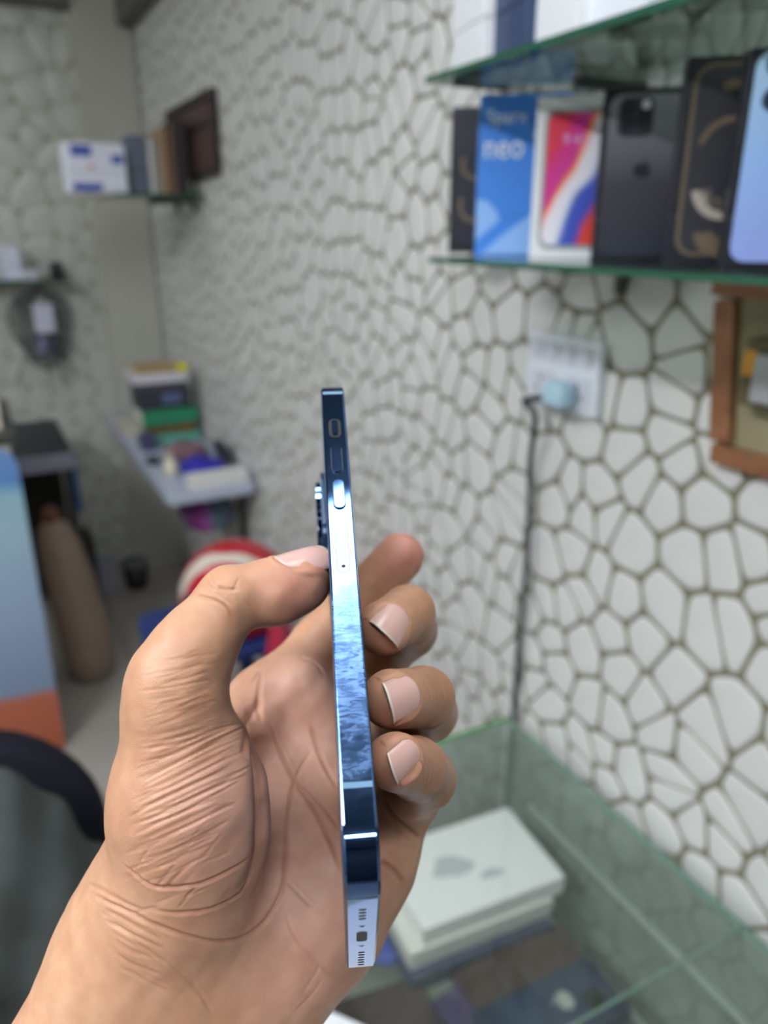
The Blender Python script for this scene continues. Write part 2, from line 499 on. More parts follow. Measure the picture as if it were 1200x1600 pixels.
# 1 the black box at the far end, bronze circles
r, w_ = box_on_shelf(700, 778, .645, .186, D_, M_BLACKBOX, 'black phone box with bronze rings at the shelf\'s far end')
face_panel('print_outline', rr_pts(w_ * .8, .15, .012, 5), mat('print_dark_panel', srgb(36, 39, 50), .4), r, w_, D_, .17).location.z = .086
for cz, rr_ in ((.062, .022), (.115, .02)):
    o = face_panel('print_ring', arc_band(-w_ * .02, 0, rr_ * .75, rr_, 150, 290), M_GOLD, r, w_, D_, .17, off=.0011); o.location.z = cz
# 2 the blue box
M_BLUE = mat('box_sky_blue', srgb(66, 136, 232), .45); M_BLUE2 = mat('print_light_blue', srgb(142, 186, 248), .45)
r, w_ = box_on_shelf(742, 872, .615, .181, D_, M_BLUE, 'bright blue phone box with white lettering')
me = text_mesh('Sparx', .021); o = link('lettering', me, M_TXT, r); o.matrix_local = Matrix(((1, 0, 0, -w_ / 2 + .009), (0, 0, -1, -D_ / 2 - .0006), (0, 1, 0, .150), (0, 0, 0, 1)))
me = text_mesh('neo 7', .034); o = link('lettering', me, M_TXT, r); o.matrix_local = Matrix(((.95, 0, 0, -w_ / 2 + .006), (0, 0, -1, -D_ / 2 - .0006), (0, 1.15, 0, .112), (0, 0, 0, 1)))
face_panel('print_patch', [(-w_ / 2 + .001, .018), (-w_ / 2 + .03, .042), (-w_ / 2 + .026, .052), (-w_ / 2 + .014, .064), (-w_ / 2 + .001, .066)], M_BLUE2, r, w_, D_, .18)
face_panel('print_patch', [(-w_ / 2 + .008, .002), (w_ / 2 - .03, .002), (w_ / 2 - .03, .055), (-w_ / 2 + .036, .026)], M_BLUE2, r, w_, D_, .18)
# 3 the white box with a coloured screen
r, w_ = box_on_shelf(828, 948, .607, .1645, D_ - .006, M_WHITEBOX, 'white phone box printed with a red and blue phone screen')
o = face_panel('print_phone_rim', rr_pts(w_ * .80, .142, .013, 6), mat('print_silver', srgb(150, 155, 165), .35), r, w_, D_ - .006, .17); o.location.z = .0815
scr = bpy.data.materials.new('print_screen'); scr.use_nodes = True; nt = scr.node_tree
tc = nt.nodes.new('ShaderNodeTexCoord'); mp = nt.nodes.new('ShaderNodeMapping'); mp.inputs['Rotation'].default_value = (0, 0, .9)
wv = nt.nodes.new('ShaderNodeTexGradient'); nz = nt.nodes.new('ShaderNodeTexNoise'); nz.inputs['Scale'].default_value = 12
rp = nt.nodes.new('ShaderNodeValToRGB'); ad = nt.nodes.new('ShaderNodeMath'); ad.operation = 'MULTIPLY_ADD'; ad.inputs[1].default_value = .35
sx = nt.nodes.new('ShaderNodeSeparateXYZ'); m1 = nt.nodes.new('ShaderNodeMath'); m1.operation = 'MULTIPLY_ADD'; m1.inputs[1].default_value = 9.5; m1.inputs[2].default_value = .40
m0 = nt.nodes.new('ShaderNodeMath'); m0.operation = 'MULTIPLY_ADD'; m0.inputs[1].default_value = -.45
nt.links.new(tc.outputs['Object'], sx.inputs[0]); nt.links.new(tc.outputs['Object'], nz.inputs['Vector'])
nt.links.new(sx.outputs[1], m0.inputs[0]); nt.links.new(sx.outputs[0], m0.inputs[2]); nt.links.new(m0.outputs[0], m1.inputs[0])
nt.links.new(nz.outputs['Fac'], ad.inputs[0]); nt.links.new(m1.outputs[0], ad.inputs[2])
nt.links.new(ad.outputs[0], rp.inputs[0]); nt.links.new(rp.outputs[0], nt.nodes['Principled BSDF'].inputs['Base Color'])
E_ = rp.color_ramp.elements; E_[0].position, E_[0].color = .18, srgb(225, 55, 80); E_[1].position, E_[1].color = .98, srgb(215, 60, 40)
for p_, c_ in ((.30, srgb(215, 45, 140)), (.42, srgb(210, 50, 150)), (.47, srgb(240, 120, 50)), (.53, srgb(235, 225, 235)), (.66, srgb(225, 225, 240)), (.74, srgb(60, 90, 190)), (.9, srgb(60, 70, 180))):
    e = E_.new(p_); e.color = c_
o = face_panel('print_screen', rr_pts(w_ * .72, .133, .010, 6), scr, r, w_, D_ - .006, .17, off=.0011); o.location.z = .0815
me = text_mesh('9:41', .016); o = link('lettering', me, mat('print_lilac', srgb(225, 170, 225), .5), r); o.matrix_local = Matrix(((1, 0, 0, -.016), (0, 0, -1, -(D_ - .006) / 2 - .0013), (0, 1, 0, .117), (0, 0, 0, 1)))
# 4 the graphite box with an emblem
M_GRAPH = ramp_mat('print_graphite', [(0, srgb(44, 48, 60)), (.45, srgb(66, 64, 74)), (1, srgb(138, 138, 148))], 'Y', -.075, .075, .4)
r, w_ = box_on_shelf(926, 1050, .630, .163, D_ + .006, M_BLACKBOX, 'dark graphite phone box with a camera square and fruit emblem')
dd = D_ + .006
o = face_panel('print_phone_back', rr_pts(w_ * .86, .152, .012, 6), M_GRAPH, r, w_, dd, .17); o.location.z = .0815
M_DK = mat('print_dark', srgb(38, 40, 50), .35)
o = face_panel('print_camera_square', rr_pts(.034, .036, .008, 5), mat('print_camera', srgb(58, 58, 68), .35), r, w_, dd, .17, off=.0011); o.location.z = .137; o.location.x = -w_ * .43 + .026
for dx, dz in ((-.008, .008), (-.008, -.008), (.009, 0)):
    q = face_panel('print_lens', disc(.0068), M_DK, r, w_, dd, .17, off=.0016); q.location.z = .137 + dz; q.location.x = -w_ * .43 + .026 + dx
q = face_panel('print_flash', disc(.004), M_TXT, r, w_, dd, .17, off=.0018); q.location.z = .148; q.location.x = -w_ * .43 + .035
bd, lf = apple_outline(.019)
q = face_panel('emblem', bd, M_DK, r, w_, dd, .17, off=.0012); q.location.z = .088
q = face_panel('emblem_leaf', lf, M_DK, r, w_, dd, .17, off=.0012); q.location.z = .088
# 5 the black box with bronze loops
r, w_ = box_on_shelf(1044, 1178, .604, .169, D_, M_BLACKBOX, 'tall black phone box with bronze loops and a gold outline')
dark2 = mat('print_dark_panel2', srgb(48, 48, 56), .4)
o = face_panel('print_gold_rim', rr_pts(w_ * .84, .155, .017, 6), mat('print_gold_rim', srgb(104, 92, 76), .4), r, w_, D_, .17); o.location.z = .086
o = face_panel('print_panel', rr_pts(w_ * .75, .149, .014, 6), mat('print_panel', srgb(50, 49, 56), .4), r, w_, D_, .17, off=.0011); o.location.z = .086
for cz, r0, r1, a0, a1, m_ in ((.094, .024, .029, 80, 165, M_GOLD), (.068, .012, .029, 190, 285, M_PALE), (.122, .022, .029, 60, 120, M_GOLD), (.030, .006, .022, 185, 290, M_GOLD), (.068, .0, .022, 0, 359, dark2)):
    q = face_panel('print_loop', arc_band(.004, 0, r0, r1, a0, a1), m_, r, w_, D_, .17, off=.0015); q.location.z = cz
# 6 the box with a pale blue phone
r, w_ = box_on_shelf(1134, 1266, .590, .162, D_, M_BLACKBOX, 'black-edged box printed with a pale blue phone and three lenses')
M_SIERRA = ramp_mat('print_sierra', [(0, srgb(142, 158, 222)), (.5, srgb(150, 184, 240)), (1, srgb(178, 212, 245))], 'Y', -.075, .075, .4)
o = face_panel('print_phone_back', rr_pts(w_ * .86, .154, .012, 6), M_SIERRA, r, w_, D_, .17); o.location.z = .083
for dx, dz in ((-.011, .011), (-.011, -.013), (.011, -.001)):
    q = face_panel('print_lens', disc(.0088), mat('print_lens_blue', srgb(70, 90, 130), .4), r, w_, D_, .17, off=.0011); q.location.z = .139 + dz; q.location.x = -w_ * .43 + .027 + dx
    q2 = face_panel('print_lens_core', disc(.0068), M_DK, r, w_, D_, .17, off=.0016); q2.location = (q.location.x, q2.location.y, q.location.z)

# boxes on the upper shelf
def upper_box(pl, pr, X, h, d, m, label):
    a = on_x(pl, 60, X); b = on_x(pr, 40, X - .02)
    c = (a + b) / 2
    v = Vector((b.x - a.x, b.y - a.y, 0)); wd = v.length - .008
    rz = math.atan2(v.y, v.x)
    r = empty('retail_box', (c.x, c.y, UP_Z + .0002), (0, 0, rz)); off = Vector((0, d / 2, 0)); off.rotate(r.rotation_euler)
    r.location = r.location + off
    box('tray', (wd - .001, d - .001, h * .25), m, r, c=(0, 0, h * .125), bevel=.0012)
    box('lid', (wd, d, h * .75 - .0004), m, r, c=(0, 0, h * .625 + .0002), bevel=.0018)
    tag(r, label, 'box'); return r
upper_box(704, 758, .535, .17, .03, M_WHITEBOX, 'white box at the far end of the upper glass shelf')
upper_box(765, 822, .53, .17, .03, M_NAVYBOX, 'navy blue box between white boxes on the upper shelf')
upper_box(826, 904, .525, .17, .03, M_WHITEBOX, 'white box just right of the navy box, upper shelf')
upper_box(908, 1010, .52, .17, .03, mat('box_white_cool', srgb(222, 226, 236), .4), 'white box nearest the viewer on the upper shelf')

# ================================================================== socket board, plug and cord
sb = empty('socket_board', (ROOM_R, .826, 1.264)); tag(sb, 'white electric socket board on the patterned wall', 'socket')
M_WHP = mat('socket_white', srgb(226, 229, 238), .35)
box('face_plate', (.014, .148, .100), M_WHP, sb, c=(-.007, 0, .050), bevel=.003)
M_SW = mat('switch_grey', srgb(212, 215, 226), .35)
for k in range(4): box('switch', (.006, .022, .026), M_SW, sb, c=(-.0155, .05 - .033 * k, .078), bevel=.002)
for k in range(2):
    so = box('socket_outlet', (.004, .044, .038), M_SW, sb, c=(-.0155, .036 - .075 * k, .030), bevel=.003)
    for dy, dz in ((-.009, -.006), (.009, -.006), (0, .009)):
        box('pin_hole', (.003, .005, .006), mat('hole_dark', srgb(60, 60, 70), .6) if (k == 0 and dy < 0) else bpy.data.materials['hole_dark'], so, c=(-.0168, .036 - .075 * k + dy, .030 + dz), bevel=0)
pg = empty('power_plug', (ROOM_R - .018, .802, 1.285)); tag(pg, 'pale blue plug with black cord pushed into the socket board', 'plug')
M_PLUG = mat('plug_blue', srgb(176, 208, 226), .4)
bm = bmesh.new()
add_box(bm, (-.016, .0, .006), (.030, .044, .034), None, .010, 0, 4)
link('plug_body', mesh_of(bm, 'plug', True), M_PLUG, pg)
M_CORD = mat('cord_black', srgb(50, 54, 58), .5)
P_ = [Vector((ROOM_R - .036, .822, 1.283)), Vector((ROOM_R - .045, .862, 1.272)), on_x(836, 650, ROOM_R - .035), on_x(829, 720, ROOM_R - .022), on_x(827, 800, ROOM_R - .02), on_x(821, 900, ROOM_R - .018), on_x(811, 1000, ROOM_R - .012), on_x(803, 1110, ROOM_R - .0075)]
e_ = P_[-1]; P_ += [Vector((e_.x, e_.y + .004, .5)), Vector((e_.x, e_.y + .01, .2))]
P_ = [p - pg.location for p in P_]
link('cord', tube_mesh(smooth_path(P_, 6), .0046, 10), M_CORD, pg)

# ================================================================== wooden meter box on the wall, right
fb = empty('wooden_wall_box', (ROOM_R, .421, 1.256)); tag(fb, 'brown wood-framed shallow box on the wall under the shelf', 'wall box')
M_WOOD = ramp_mat('wood_brown', [(0, srgb(96, 58, 36)), (.5, srgb(140, 92, 62)), (1, srgb(168, 118, 86))], 'Z', -.0, 1, .5, (30, 1.0))
FW_, FH_ = .345, .20
for nm, s_, c_ in (('bottom_rail', (.016, FW_ - .030, .022), (-.008, -.015, .011)), ('top_rail', (.016, FW_, .022), (-.008, 0, FH_ - .011)),
                   ('side_rail', (.016, .026, FH_ - .046), (-.008, -FW_ / 2 + .013, FH_ / 2))):
    box(nm, s_, M_WOOD, fb, c=c_, bevel=.002)
box('side_rail', (.016, .026, FH_ - .050), M_WOOD, fb, c=(-.008, FW_ / 2 - .0285, FH_ / 2), bevel=.002, rot=Matrix.Rotation(-math.radians(7.6), 3, 'X'))
box('back_panel', (.004, FW_ - .05, FH_ - .044), mat('panel_olive', srgb(150, 142, 112), .5, noise=20, noise_amt=.1), fb, c=(-.003, 0, FH_ / 2), bevel=0)
br = box('breaker', (.030, .055, .068), mat('breaker_olive', srgb(92, 84, 58), .5), fb, c=(-.018, .078, .108), bevel=.003)
box('breaker_label', (.002, .014, .026), mat('label_orange', srgb(205, 140, 50), .5), br, c=(-.034, .097, .118), bevel=0)
box('breaker_handle', (.010, .026, .048), mat('breaker_silver', srgb(175, 175, 178), .35, .3), br, c=(-.038, .073, .105), bevel=.003)
# ================================================================== phone and hand (camera-side millimetres -> world)
PH_R = np.array([[0.0847, -0.029, 0.9932], [0.7321, 0.6778, -0.0425], [-0.6738, 0.7328, 0.0786]])
PH_T = np.array([-21.32, -46.26, 256.33])
PL, PW, PT, PR = 160.8, 78.1, 7.5, 11.5
def build_phone():
    M = Matrix(((PH_R[0][0], PH_R[0][1], PH_R[0][2], PH_T[0] * .001), (PH_R[1][0], PH_R[1][1], PH_R[1][2], PH_T[1] * .001),
                (PH_R[2][0], PH_R[2][1], PH_R[2][2], PH_T[2] * .001), (0, 0, 0, 1)))
    root = empty('mobile_phone', matrix=CAM2W @ M)
    tag(root, 'blue steel-edged mobile phone held upright, its side buttons facing out', 'phone')
    s = 0.001
    steel = bpy.data.materials.new('blue_steel'); steel.use_nodes = True
    nt = steel.node_tree; b = nt.nodes['Principled BSDF']
    b.inputs['Metallic'].default_value = 1.0
    tc = nt.nodes.new('ShaderNodeTexCoord')
    n1 = nt.nodes.new('ShaderNodeTexNoise'); n1.inputs['Scale'].default_value = 70; n1.inputs['Detail'].default_value = 6; n1.inputs['Distortion'].default_value = 2.5
    mpg = nt.nodes.new('ShaderNodeMapping'); mpg.inputs['Scale'].default_value = (1, .3, .3); mpg.inputs['Rotation'].default_value = (0, .7, 0)
    wv = nt.nodes.new('ShaderNodeTexNoise'); wv.inputs['Scale'].default_value = 900; wv.inputs['Detail'].default_value = 4; wv.inputs['Distortion'].default_value = 1.2
    # finger smears live on the middle of the long edge
    sx = nt.nodes.new('ShaderNodeSeparateXYZ')
    mr = nt.nodes.new('ShaderNodeMapRange'); mr.inputs[1].default_value = 0.086; mr.inputs[2].default_value = 0.094
    mr2 = nt.nodes.new('ShaderNodeMapRange'); mr2.inputs[1].default_value = 0.150; mr2.inputs[2].default_value = 0.138
    mul = nt.nodes.new('ShaderNodeMath'); mul.operation = 'MULTIPLY'
    nt.links.new(tc.outputs['Object'], sx.inputs[0]); nt.links.new(sx.outputs[0], mr.inputs[0]); nt.links.new(sx.outputs[0], mr2.inputs[0])
    nt.links.new(mr.outputs[0], mul.inputs[0]); nt.links.new(mr2.outputs[0], mul.inputs[1])
    nt.links.new(tc.outputs['Object'], n1.inputs['Vector']); nt.links.new(tc.outputs['Object'], mpg.inputs[0]); nt.links.new(mpg.outputs[0], wv.inputs['Vector'])
    m2 = nt.nodes.new('ShaderNodeMath'); m2.operation = 'MULTIPLY'
    nt.links.new(n1.outputs['Fac'], m2.inputs[0]); nt.links.new(wv.outputs['Fac'], m2.inputs[1])
    m3 = nt.nodes.new('ShaderNodeMath'); m3.operation = 'MULTIPLY'
    nt.links.new(m2.outputs[0], m3.inputs[0]); nt.links.new(mul.outputs[0], m3.inputs[1])
    fi = nt.nodes.new('ShaderNodeMapRange'); fi.inputs[1].default_value = .14; fi.inputs[2].default_value = .36
    nt.links.new(m2.outputs[0], fi.inputs[0])
    fm_ = nt.nodes.new('ShaderNodeMath'); fm_.operation = 'MULTIPLY'
    nt.links.new(fi.outputs[0], fm_.inputs[0]); nt.links.new(mul.outputs[0], fm_.inputs[1])
    pm = nt.nodes.new('ShaderNodeMapRange'); pm.inputs[1].default_value = 0; pm.inputs[2].default_value = 1; pm.inputs[3].default_value = .16; pm.inputs[4].default_value = .30
    nt.links.new(fi.outputs[0], pm.inputs[0])
    rr = nt.nodes.new('ShaderNodeMath'); rr.operation = 'MULTIPLY_ADD'; rr.inputs[2].default_value = .05
    nt.links.new(pm.outputs[0], rr.inputs[0]); nt.links.new(mul.outputs[0], rr.inputs[1]); nt.links.new(rr.outputs[0], b.inputs['Roughness'])
    cm = nt.nodes.new('ShaderNodeMix'); cm.data_type = 'RGBA'
    cm.inputs[6].default_value = srgb(82, 112, 162); cm.inputs[7].default_value = srgb(114, 148, 200)
    nt.links.new(fm_.outputs[0], cm.inputs[0]); nt.links.new(cm.outputs[2], b.inputs['Base Color'])
    glass = mat('phone_dark_glass', srgb(12, 18, 30), 0.05, 0, 0.6)
    backm = mat('phone_back_blue', srgb(38, 62, 90), 0.25, 0.3, 0.5)
    band = mat('antenna_band', srgb(95, 130, 160), 0.35)
    dark = mat('port_dark', (0.002, 0.002, 0.003, 1), 0.6)
    seam = mat('button_seam', srgb(22, 40, 56), 0.5)
    # frame: outline in (u, v), extruded in w
    out = [(x + PL / 2, y + PW / 2) for x, y in rr_pts(PL, PW, PR, 14)]
    def sc(pts): return [(x * s, y * s) for x, y in pts]
    me = prism_mesh(sc(out), 0.25 * s, (PT - 0.25) * s, 0.35 * s)
    for p in me.polygons: p.use_smooth = True
    try: me.set_sharp_from_angle(angle=math.radians(25))
    except Exception: pass
    link('steel_frame', me, steel, root)
    inn = [(x + PL / 2, y + PW / 2) for x, y in rr_pts(PL - 1.6, PW - 1.6, PR - .8, 14)]
    link('screen', prism_mesh(sc(inn), (PT - 0.3) * s, PT * s, 0.12 * s), glass, root)
    link('back_glass', prism_mesh(sc(inn), 0, 0.3 * s, 0.12 * s), backm, root)
    # camera plateau, on the half of the back that is away from the viewer
    cam_c = (5 + 18.5, PW - 5 - 18.5)
    plate = [(x + cam_c[0], y + cam_c[1]) for x, y in rr_pts(37, 37, 9, 8)]
    pl = link('camera_plateau', prism_mesh(sc(plate), -1.6 * s, 0.1 * s, 0.3 * s), backm, root)
    for du, dv in ((-8.5, -8.5), (-8.5, 8.5), (8.5, 0)):
        bm = bmesh.new()
        bmesh.ops.create_cone(bm, cap_ends=True, segments=32, radius1=7 * s, radius2=7 * s, depth=1.6 * s)
        lo = link('lens_ring', mesh_of(bm), steel, pl, ((cam_c[0] + du) * s, (cam_c[1] + dv) * s, -2.4 * s))
        bm = bmesh.new()
        bmesh.ops.create_cone(bm, cap_ends=True, segments=32, radius1=5.8 * s, radius2=5.8 * s, depth=0.2 * s)
        link('lens_glass', mesh_of(bm), glass, pl, ((cam_c[0] + du) * s, (cam_c[1] + dv) * s, -3.25 * s))
    # things on the long edge (v = 0): u runs along, w across
    def side_pill(name, u0, u1, wd, proud, m, par=root, depth=0.3):
        o = rr_pts((u1 - u0), wd, wd / 2 - .02, 8)
        me = prism_mesh([(x * s, y * s) for x, y in o], 0, (proud + depth) * s, min(0.12, proud * .6) * s)
        ob = link(name, me, m, par)
        # local x -> u, local y -> w, local z -> -v
        ob.matrix_local = Matrix(((1, 0, 0, (u0 + u1) / 2 * s), (0, 0, -1, depth * s), (0, 1, 0, PT / 2 * s), (0, 0, 0, 1)))
        return ob
    side_pill('switch_slot', 23.6, 32.2, 3.7, 0.03, dark)
    side_pill('mute_switch', 24.6, 31.2, 1.9, 0.7, steel)
    for a, bb in ((36.2, 47.8), (51.0, 62.2)):
        side_pill('button_seam', a - .25, bb + .25, 3.5, 0.02, seam)
        side_pill('volume_button', a, bb, 3.0, 0.55, steel)
    side_pill('tray_seam', 69.3, 84.9, 3.5, 0.012, seam)
    tr = side_pill('sim_tray', 69.45, 84.75, 3.2, 0.02, steel)
    side_pill('tray_hole', 82.2, 83.3, 1.1, 0.04, dark)
    for u in (10.5, 141.6):
        bx = box('antenna_band', (1.3 * s, 0.4 * s, (PT - 1.1) * s), band, root, (u * s, 0.18 * s, PT / 2 * s), bevel=0)
    # bottom end (u = PL)
    def end_pill(name, v, w_len, v_len, m, proud=0.02, r=None):
        o = rr_pts(v_len, w_len, (min(v_len, w_len) / 2 - .01) if r is None else r, 8)
        me = prism_mesh([(x * s, y * s) for x, y in o], -0.3 * s, proud * s)
        ob = link(name, me, m, root)
        ob.matrix_local = Matrix(((0, 0, 1, PL * s), (1, 0, 0, v * s), (0, 1, 0, PT / 2 * s), (0, 0, 0, 1)))
        return ob
    for v in (18.4, 20.6, 22.8, 25.0): end_pill('speaker_hole', v, 1.7, 1.3, dark)
    for v in (53.3, 55.7, 58.1, 60.5, 62.9, 65.3): end_pill('speaker_hole', v, 1.7, 1.3, dark)
    for v in (30.8, 47.3):
        end_pill('screw', v, 1.7, 1.7, steel, 0.03); end_pill('screw_socket', v, 1.0, 1.0, dark, 0.04)
    end_pill('charging_port_rim', 39.05, 3.0, 8.8, steel, 0.03, 1.4)
    end_pill('charging_port', 39.05, 2.5, 8.2, dark, 0.05, 1.2)
    return root

# ------------------------------------------------------------------ hand
def cp(px, py, z):      # a point given where it is seen and how far away, in millimetres from the lens
    return np.array([(px - 600) / F_PX * z, (py - 800) / F_PX * z, z])
class Field:
    def __init__(self, lo, hi, vox):
        self.lo = np.array(lo, float); self.vox = vox
        self.n = np.ceil((np.array(hi) - self.lo) / vox).astype(int) + 1
        self.d = np.full(self.n, 30.0, np.float32)
        self.ax = [(self.lo[i] + vox * np.arange(self.n[i])).astype(np.float32) for i in range(3)]
    def new(self): return np.full(self.n, 30.0, np.float32)
    def cone(self, d, a, ra, b, rb, k=4.0, flat=None):
        a = np.asarray(a, float); b = np.asarray(b, float)
        pad = max(ra, rb) + k + 4
        l = np.maximum(((np.minimum(a, b) - pad - self.lo) / self.vox).astype(int), 0)
        h = np.minimum(((np.maximum(a, b) + pad - self.lo) / self.vox).astype(int) + 2, self.n)
        if (h <= l).any(): return
        X = self.ax[0][l[0]:h[0]][:, None, None] - np.float32(a[0]); Y = self.ax[1][l[1]:h[1]][None, :, None] - np.float32(a[1]); Z = self.ax[2][l[2]:h[2]][None, None, :] - np.float32(a[2])
        v = (b - a); L2 = float(v @ v) + 1e-9
        t = np.clip((X * np.float32(v[0]) + Y * np.float32(v[1]) + Z * np.float32(v[2])) / np.float32(L2), 0, 1)
        X, Y, Z = X - t * np.float32(v[0]), Y - t * np.float32(v[1]), Z - t * np.float32(v[2])
        d2 = X * X + Y * Y + Z * Z
        if flat is not None:                      # (axis, factor): squash the section along an axis
            n, f = flat; n = np.asarray(n, float) / np.linalg.norm(n)
            q = X * np.float32(n[0]) + Y * np.float32(n[1]) + Z * np.float32(n[2])
            d2 = d2 + (f * f - 1) * q * q
        q = np.sqrt(d2) - (np.float32(ra) + t * np.float32(rb - ra))
        s = d[l[0]:h[0], l[1]:h[1], l[2]:h[2]]
        hh = np.maximum(k - np.abs(s - q), 0) / max(k, 1e-6)
        d[l[0]:h[0], l[1]:h[1], l[2]:h[2]] = np.minimum(s, q) - hh * hh * np.float32(k * 0.25)
    @staticmethod
    def smin(a, b, k):
        h = np.maximum(k - np.abs(a - b), 0) / max(k, 1e-6)
        return np.minimum(a, b) - h * h * np.float32(k * 0.25)

VIEW_TO_SCREEN_W = PH_R[:, 2]
def off_screen(p, r):   # slide a fingertip centre so that its pad just touches the screen glass
    p = np.array(p, float); w_ = (p - PH_T) @ VIEW_TO_SCREEN_W
    return p + VIEW_TO_SCREEN_W * (PT + r - 0.5 - w_)
def off_back(p, r):
    p = np.array(p, float); w_ = (p - PH_T) @ VIEW_TO_SCREEN_W
    return p + VIEW_TO_SCREEN_W * (-r + 0.6 - w_)

HJ = {}
def hand_points():
    J = HJ
    J['thumb_tip'] = off_back(cp(474, 903, 224), 8.2)
    J['mid_tip'] = off_screen(cp(605, 982, 232), 8.3)
    J['ring_tip'] = off_screen(cp(612, 1092, 208), 8.0)
    J['pinky_tip'] = off_screen(cp(612, 1190, 194), 7.3)
    J['index_tip'] = cp(625, 870, 296)
    return J

def build_hand_mesh(vox=0.8):
    J = hand_points()
    fl = Field((-175, 5, 140), (42, 262, 318), vox)
    # palm, wrist and forearm
    d = fl.d
    fz = np.array([-0.47, 0.86, -0.2]) ; fz /= np.linalg.norm(fz)
    w1, w2 = cp(218, 1478, 221), cp(366, 1548, 226)
    fl.cone(d, w1, 20, w1 + fz * 150, 24, 12); fl.cone(d, w2, 18.5, w2 + fz * 150, 24, 14)
    fl.cone(d, cp(300, 1515, 226), 21, cp(300, 1515, 226) + fz * 150, 26, 14)
    fl.cone(d, cp(252, 1385, 219), 20, w1, 20, 14)
    C = cp(390, 1440, 239)
    mc = dict(index=(cp(438, 1088, 274), 12.5), mid=(cp(510, 1120, 275), 12.5), ring=(cp(568, 1185, 266), 12.5), pinky=(cp(606, 1252, 253), 11.5))
    for k_, (p, r) in mc.items():
        fl.cone(d, C, 17, p, r, 12)
    fl.cone(d, cp(300, 1450, 228), 20, C, 18, 14)
    fl.cone(d, cp(430, 1545, 232), 17, cp(505, 1430, 240), 18, 12)          # hypothenar
    fl.cone(d, cp(505, 1430, 240), 18, cp(566, 1335, 248), 16, 10)
    fl.cone(d, cp(566, 1335, 248), 16, mc['pinky'][0], 12, 10)
    fl.cone(d, cp(404, 1095, 268), 11, mc['index'][0], 12, 6)
    fl.cone(d, cp(470, 1072, 266), 10.5, cp(520, 1150, 264), 9.5, 6)        # pad under index and middle
    # thenar and thumb
    th = fl.new()
    t0, t1, t2, t3 = cp(283, 1385, 216), cp(290, 1240, 211), cp(273, 1115, 208), cp(361, 937, 214)
    fl.cone(th, t0, 20.5, t1, 18.6, 12); fl.cone(th, t1, 18.6, t2, 11.9, 10)
    fl.cone(th, cp(318, 1300, 213), 17, cp(318, 1190, 213), 12, 10)
    q1, q2 = cp(277, 1060, 209), cp(305, 1010, 210)
    fl.cone(th, t2, 12.0, q1, 11.2, 8); fl.cone(th, q1, 11.2, q2, 10.3, 8); fl.cone(th, q2, 10.3, t3, 9.4, 4)
    tip = J['thumb_tip']
    fl.cone(th, t3, 9.3, cp(425, 923, 219), 8.2, 2); fl.cone(th, cp(425, 921, 219), 8.4, tip, 8.0, 4)
    fl.cone(th, tip, 7.9, off_back(cp(494, 893, 226), 6.4), 5.6, 3)
    fl.cone(th, cp(430, 935, 217), 7.5, cp(462, 922, 220), 7.2, 4)          # thumb pad
    d = Field.smin(d, th, 7.0)
    # web between thumb and index
    fl.cone(d, cp(330, 1180, 236), 9, cp(405, 1110, 264), 10, 8)
    # fingers
    def finger(pts, k=4):
        f = fl.new()
        for (a, ra), (b, rb) in zip(pts[:-1], pts[1:]): fl.cone(f, a, ra, b, rb, k)
        return f
    fi = finger([mc['index'], (cp(503, 1003, 291), 10.4), (cp(560, 940, 297), 9.7), (J['index_tip'], 9.3)])
    fm = finger([mc['mid'], (cp(575, 1045, 293), 10.2), (cp(641, 985, 274), 9.2), (cp(637, 957, 250), 8.5), (J['mid_tip'], 8.2)], 3)
    fr = finger([mc['ring'], (cp(606, 1160, 274), 10.2), (cp(668, 1112, 250), 9.2), (cp(662, 1090, 226), 8.6), (J['ring_tip'], 8.0)], 3)
    fp = finger([mc['pinky'], (cp(640, 1240, 245), 9.6), (cp(664, 1216, 226), 8.6), (cp(650, 1200, 208), 7.8), (J['pinky_tip'], 7.3)], 3)
    hard = np.minimum(np.minimum(fi, fm), np.minimum(fr, fp))
    d = Field.smin(d, hard, 6.0)
    import openvdb
    g = openvdb.FloatGrid(30.0)
    g.copyFromArray(d)
    pts, quads = g.convertToQuads(0.0)
    pts = fl.lo + pts.astype(float) * fl.vox
    return pts, quads


def catmull2(pts, step=1.5):
    P = [np.array(p, float) for p in pts]; P = [P[0]] + P + [P[-1]]; out = []
    for i in range(1, len(P) - 2):
        n = max(2, int(np.linalg.norm(P[i + 1] - P[i]) / step))
        for k in range(n):
            t = k / n; a, b, c, d = P[i - 1], P[i], P[i + 1], P[i + 2]
            out.append(.5 * (2 * b + (c - a) * t + (2 * a - 5 * b + 4 * c - d) * t * t + (3 * b - a - 3 * c + d) * t ** 3))
    out.append(P[-1]); return out
def crop(pts, x0, y0, sc): return [(x0 + x / sc, y0 + y / sc) for x, y in pts]

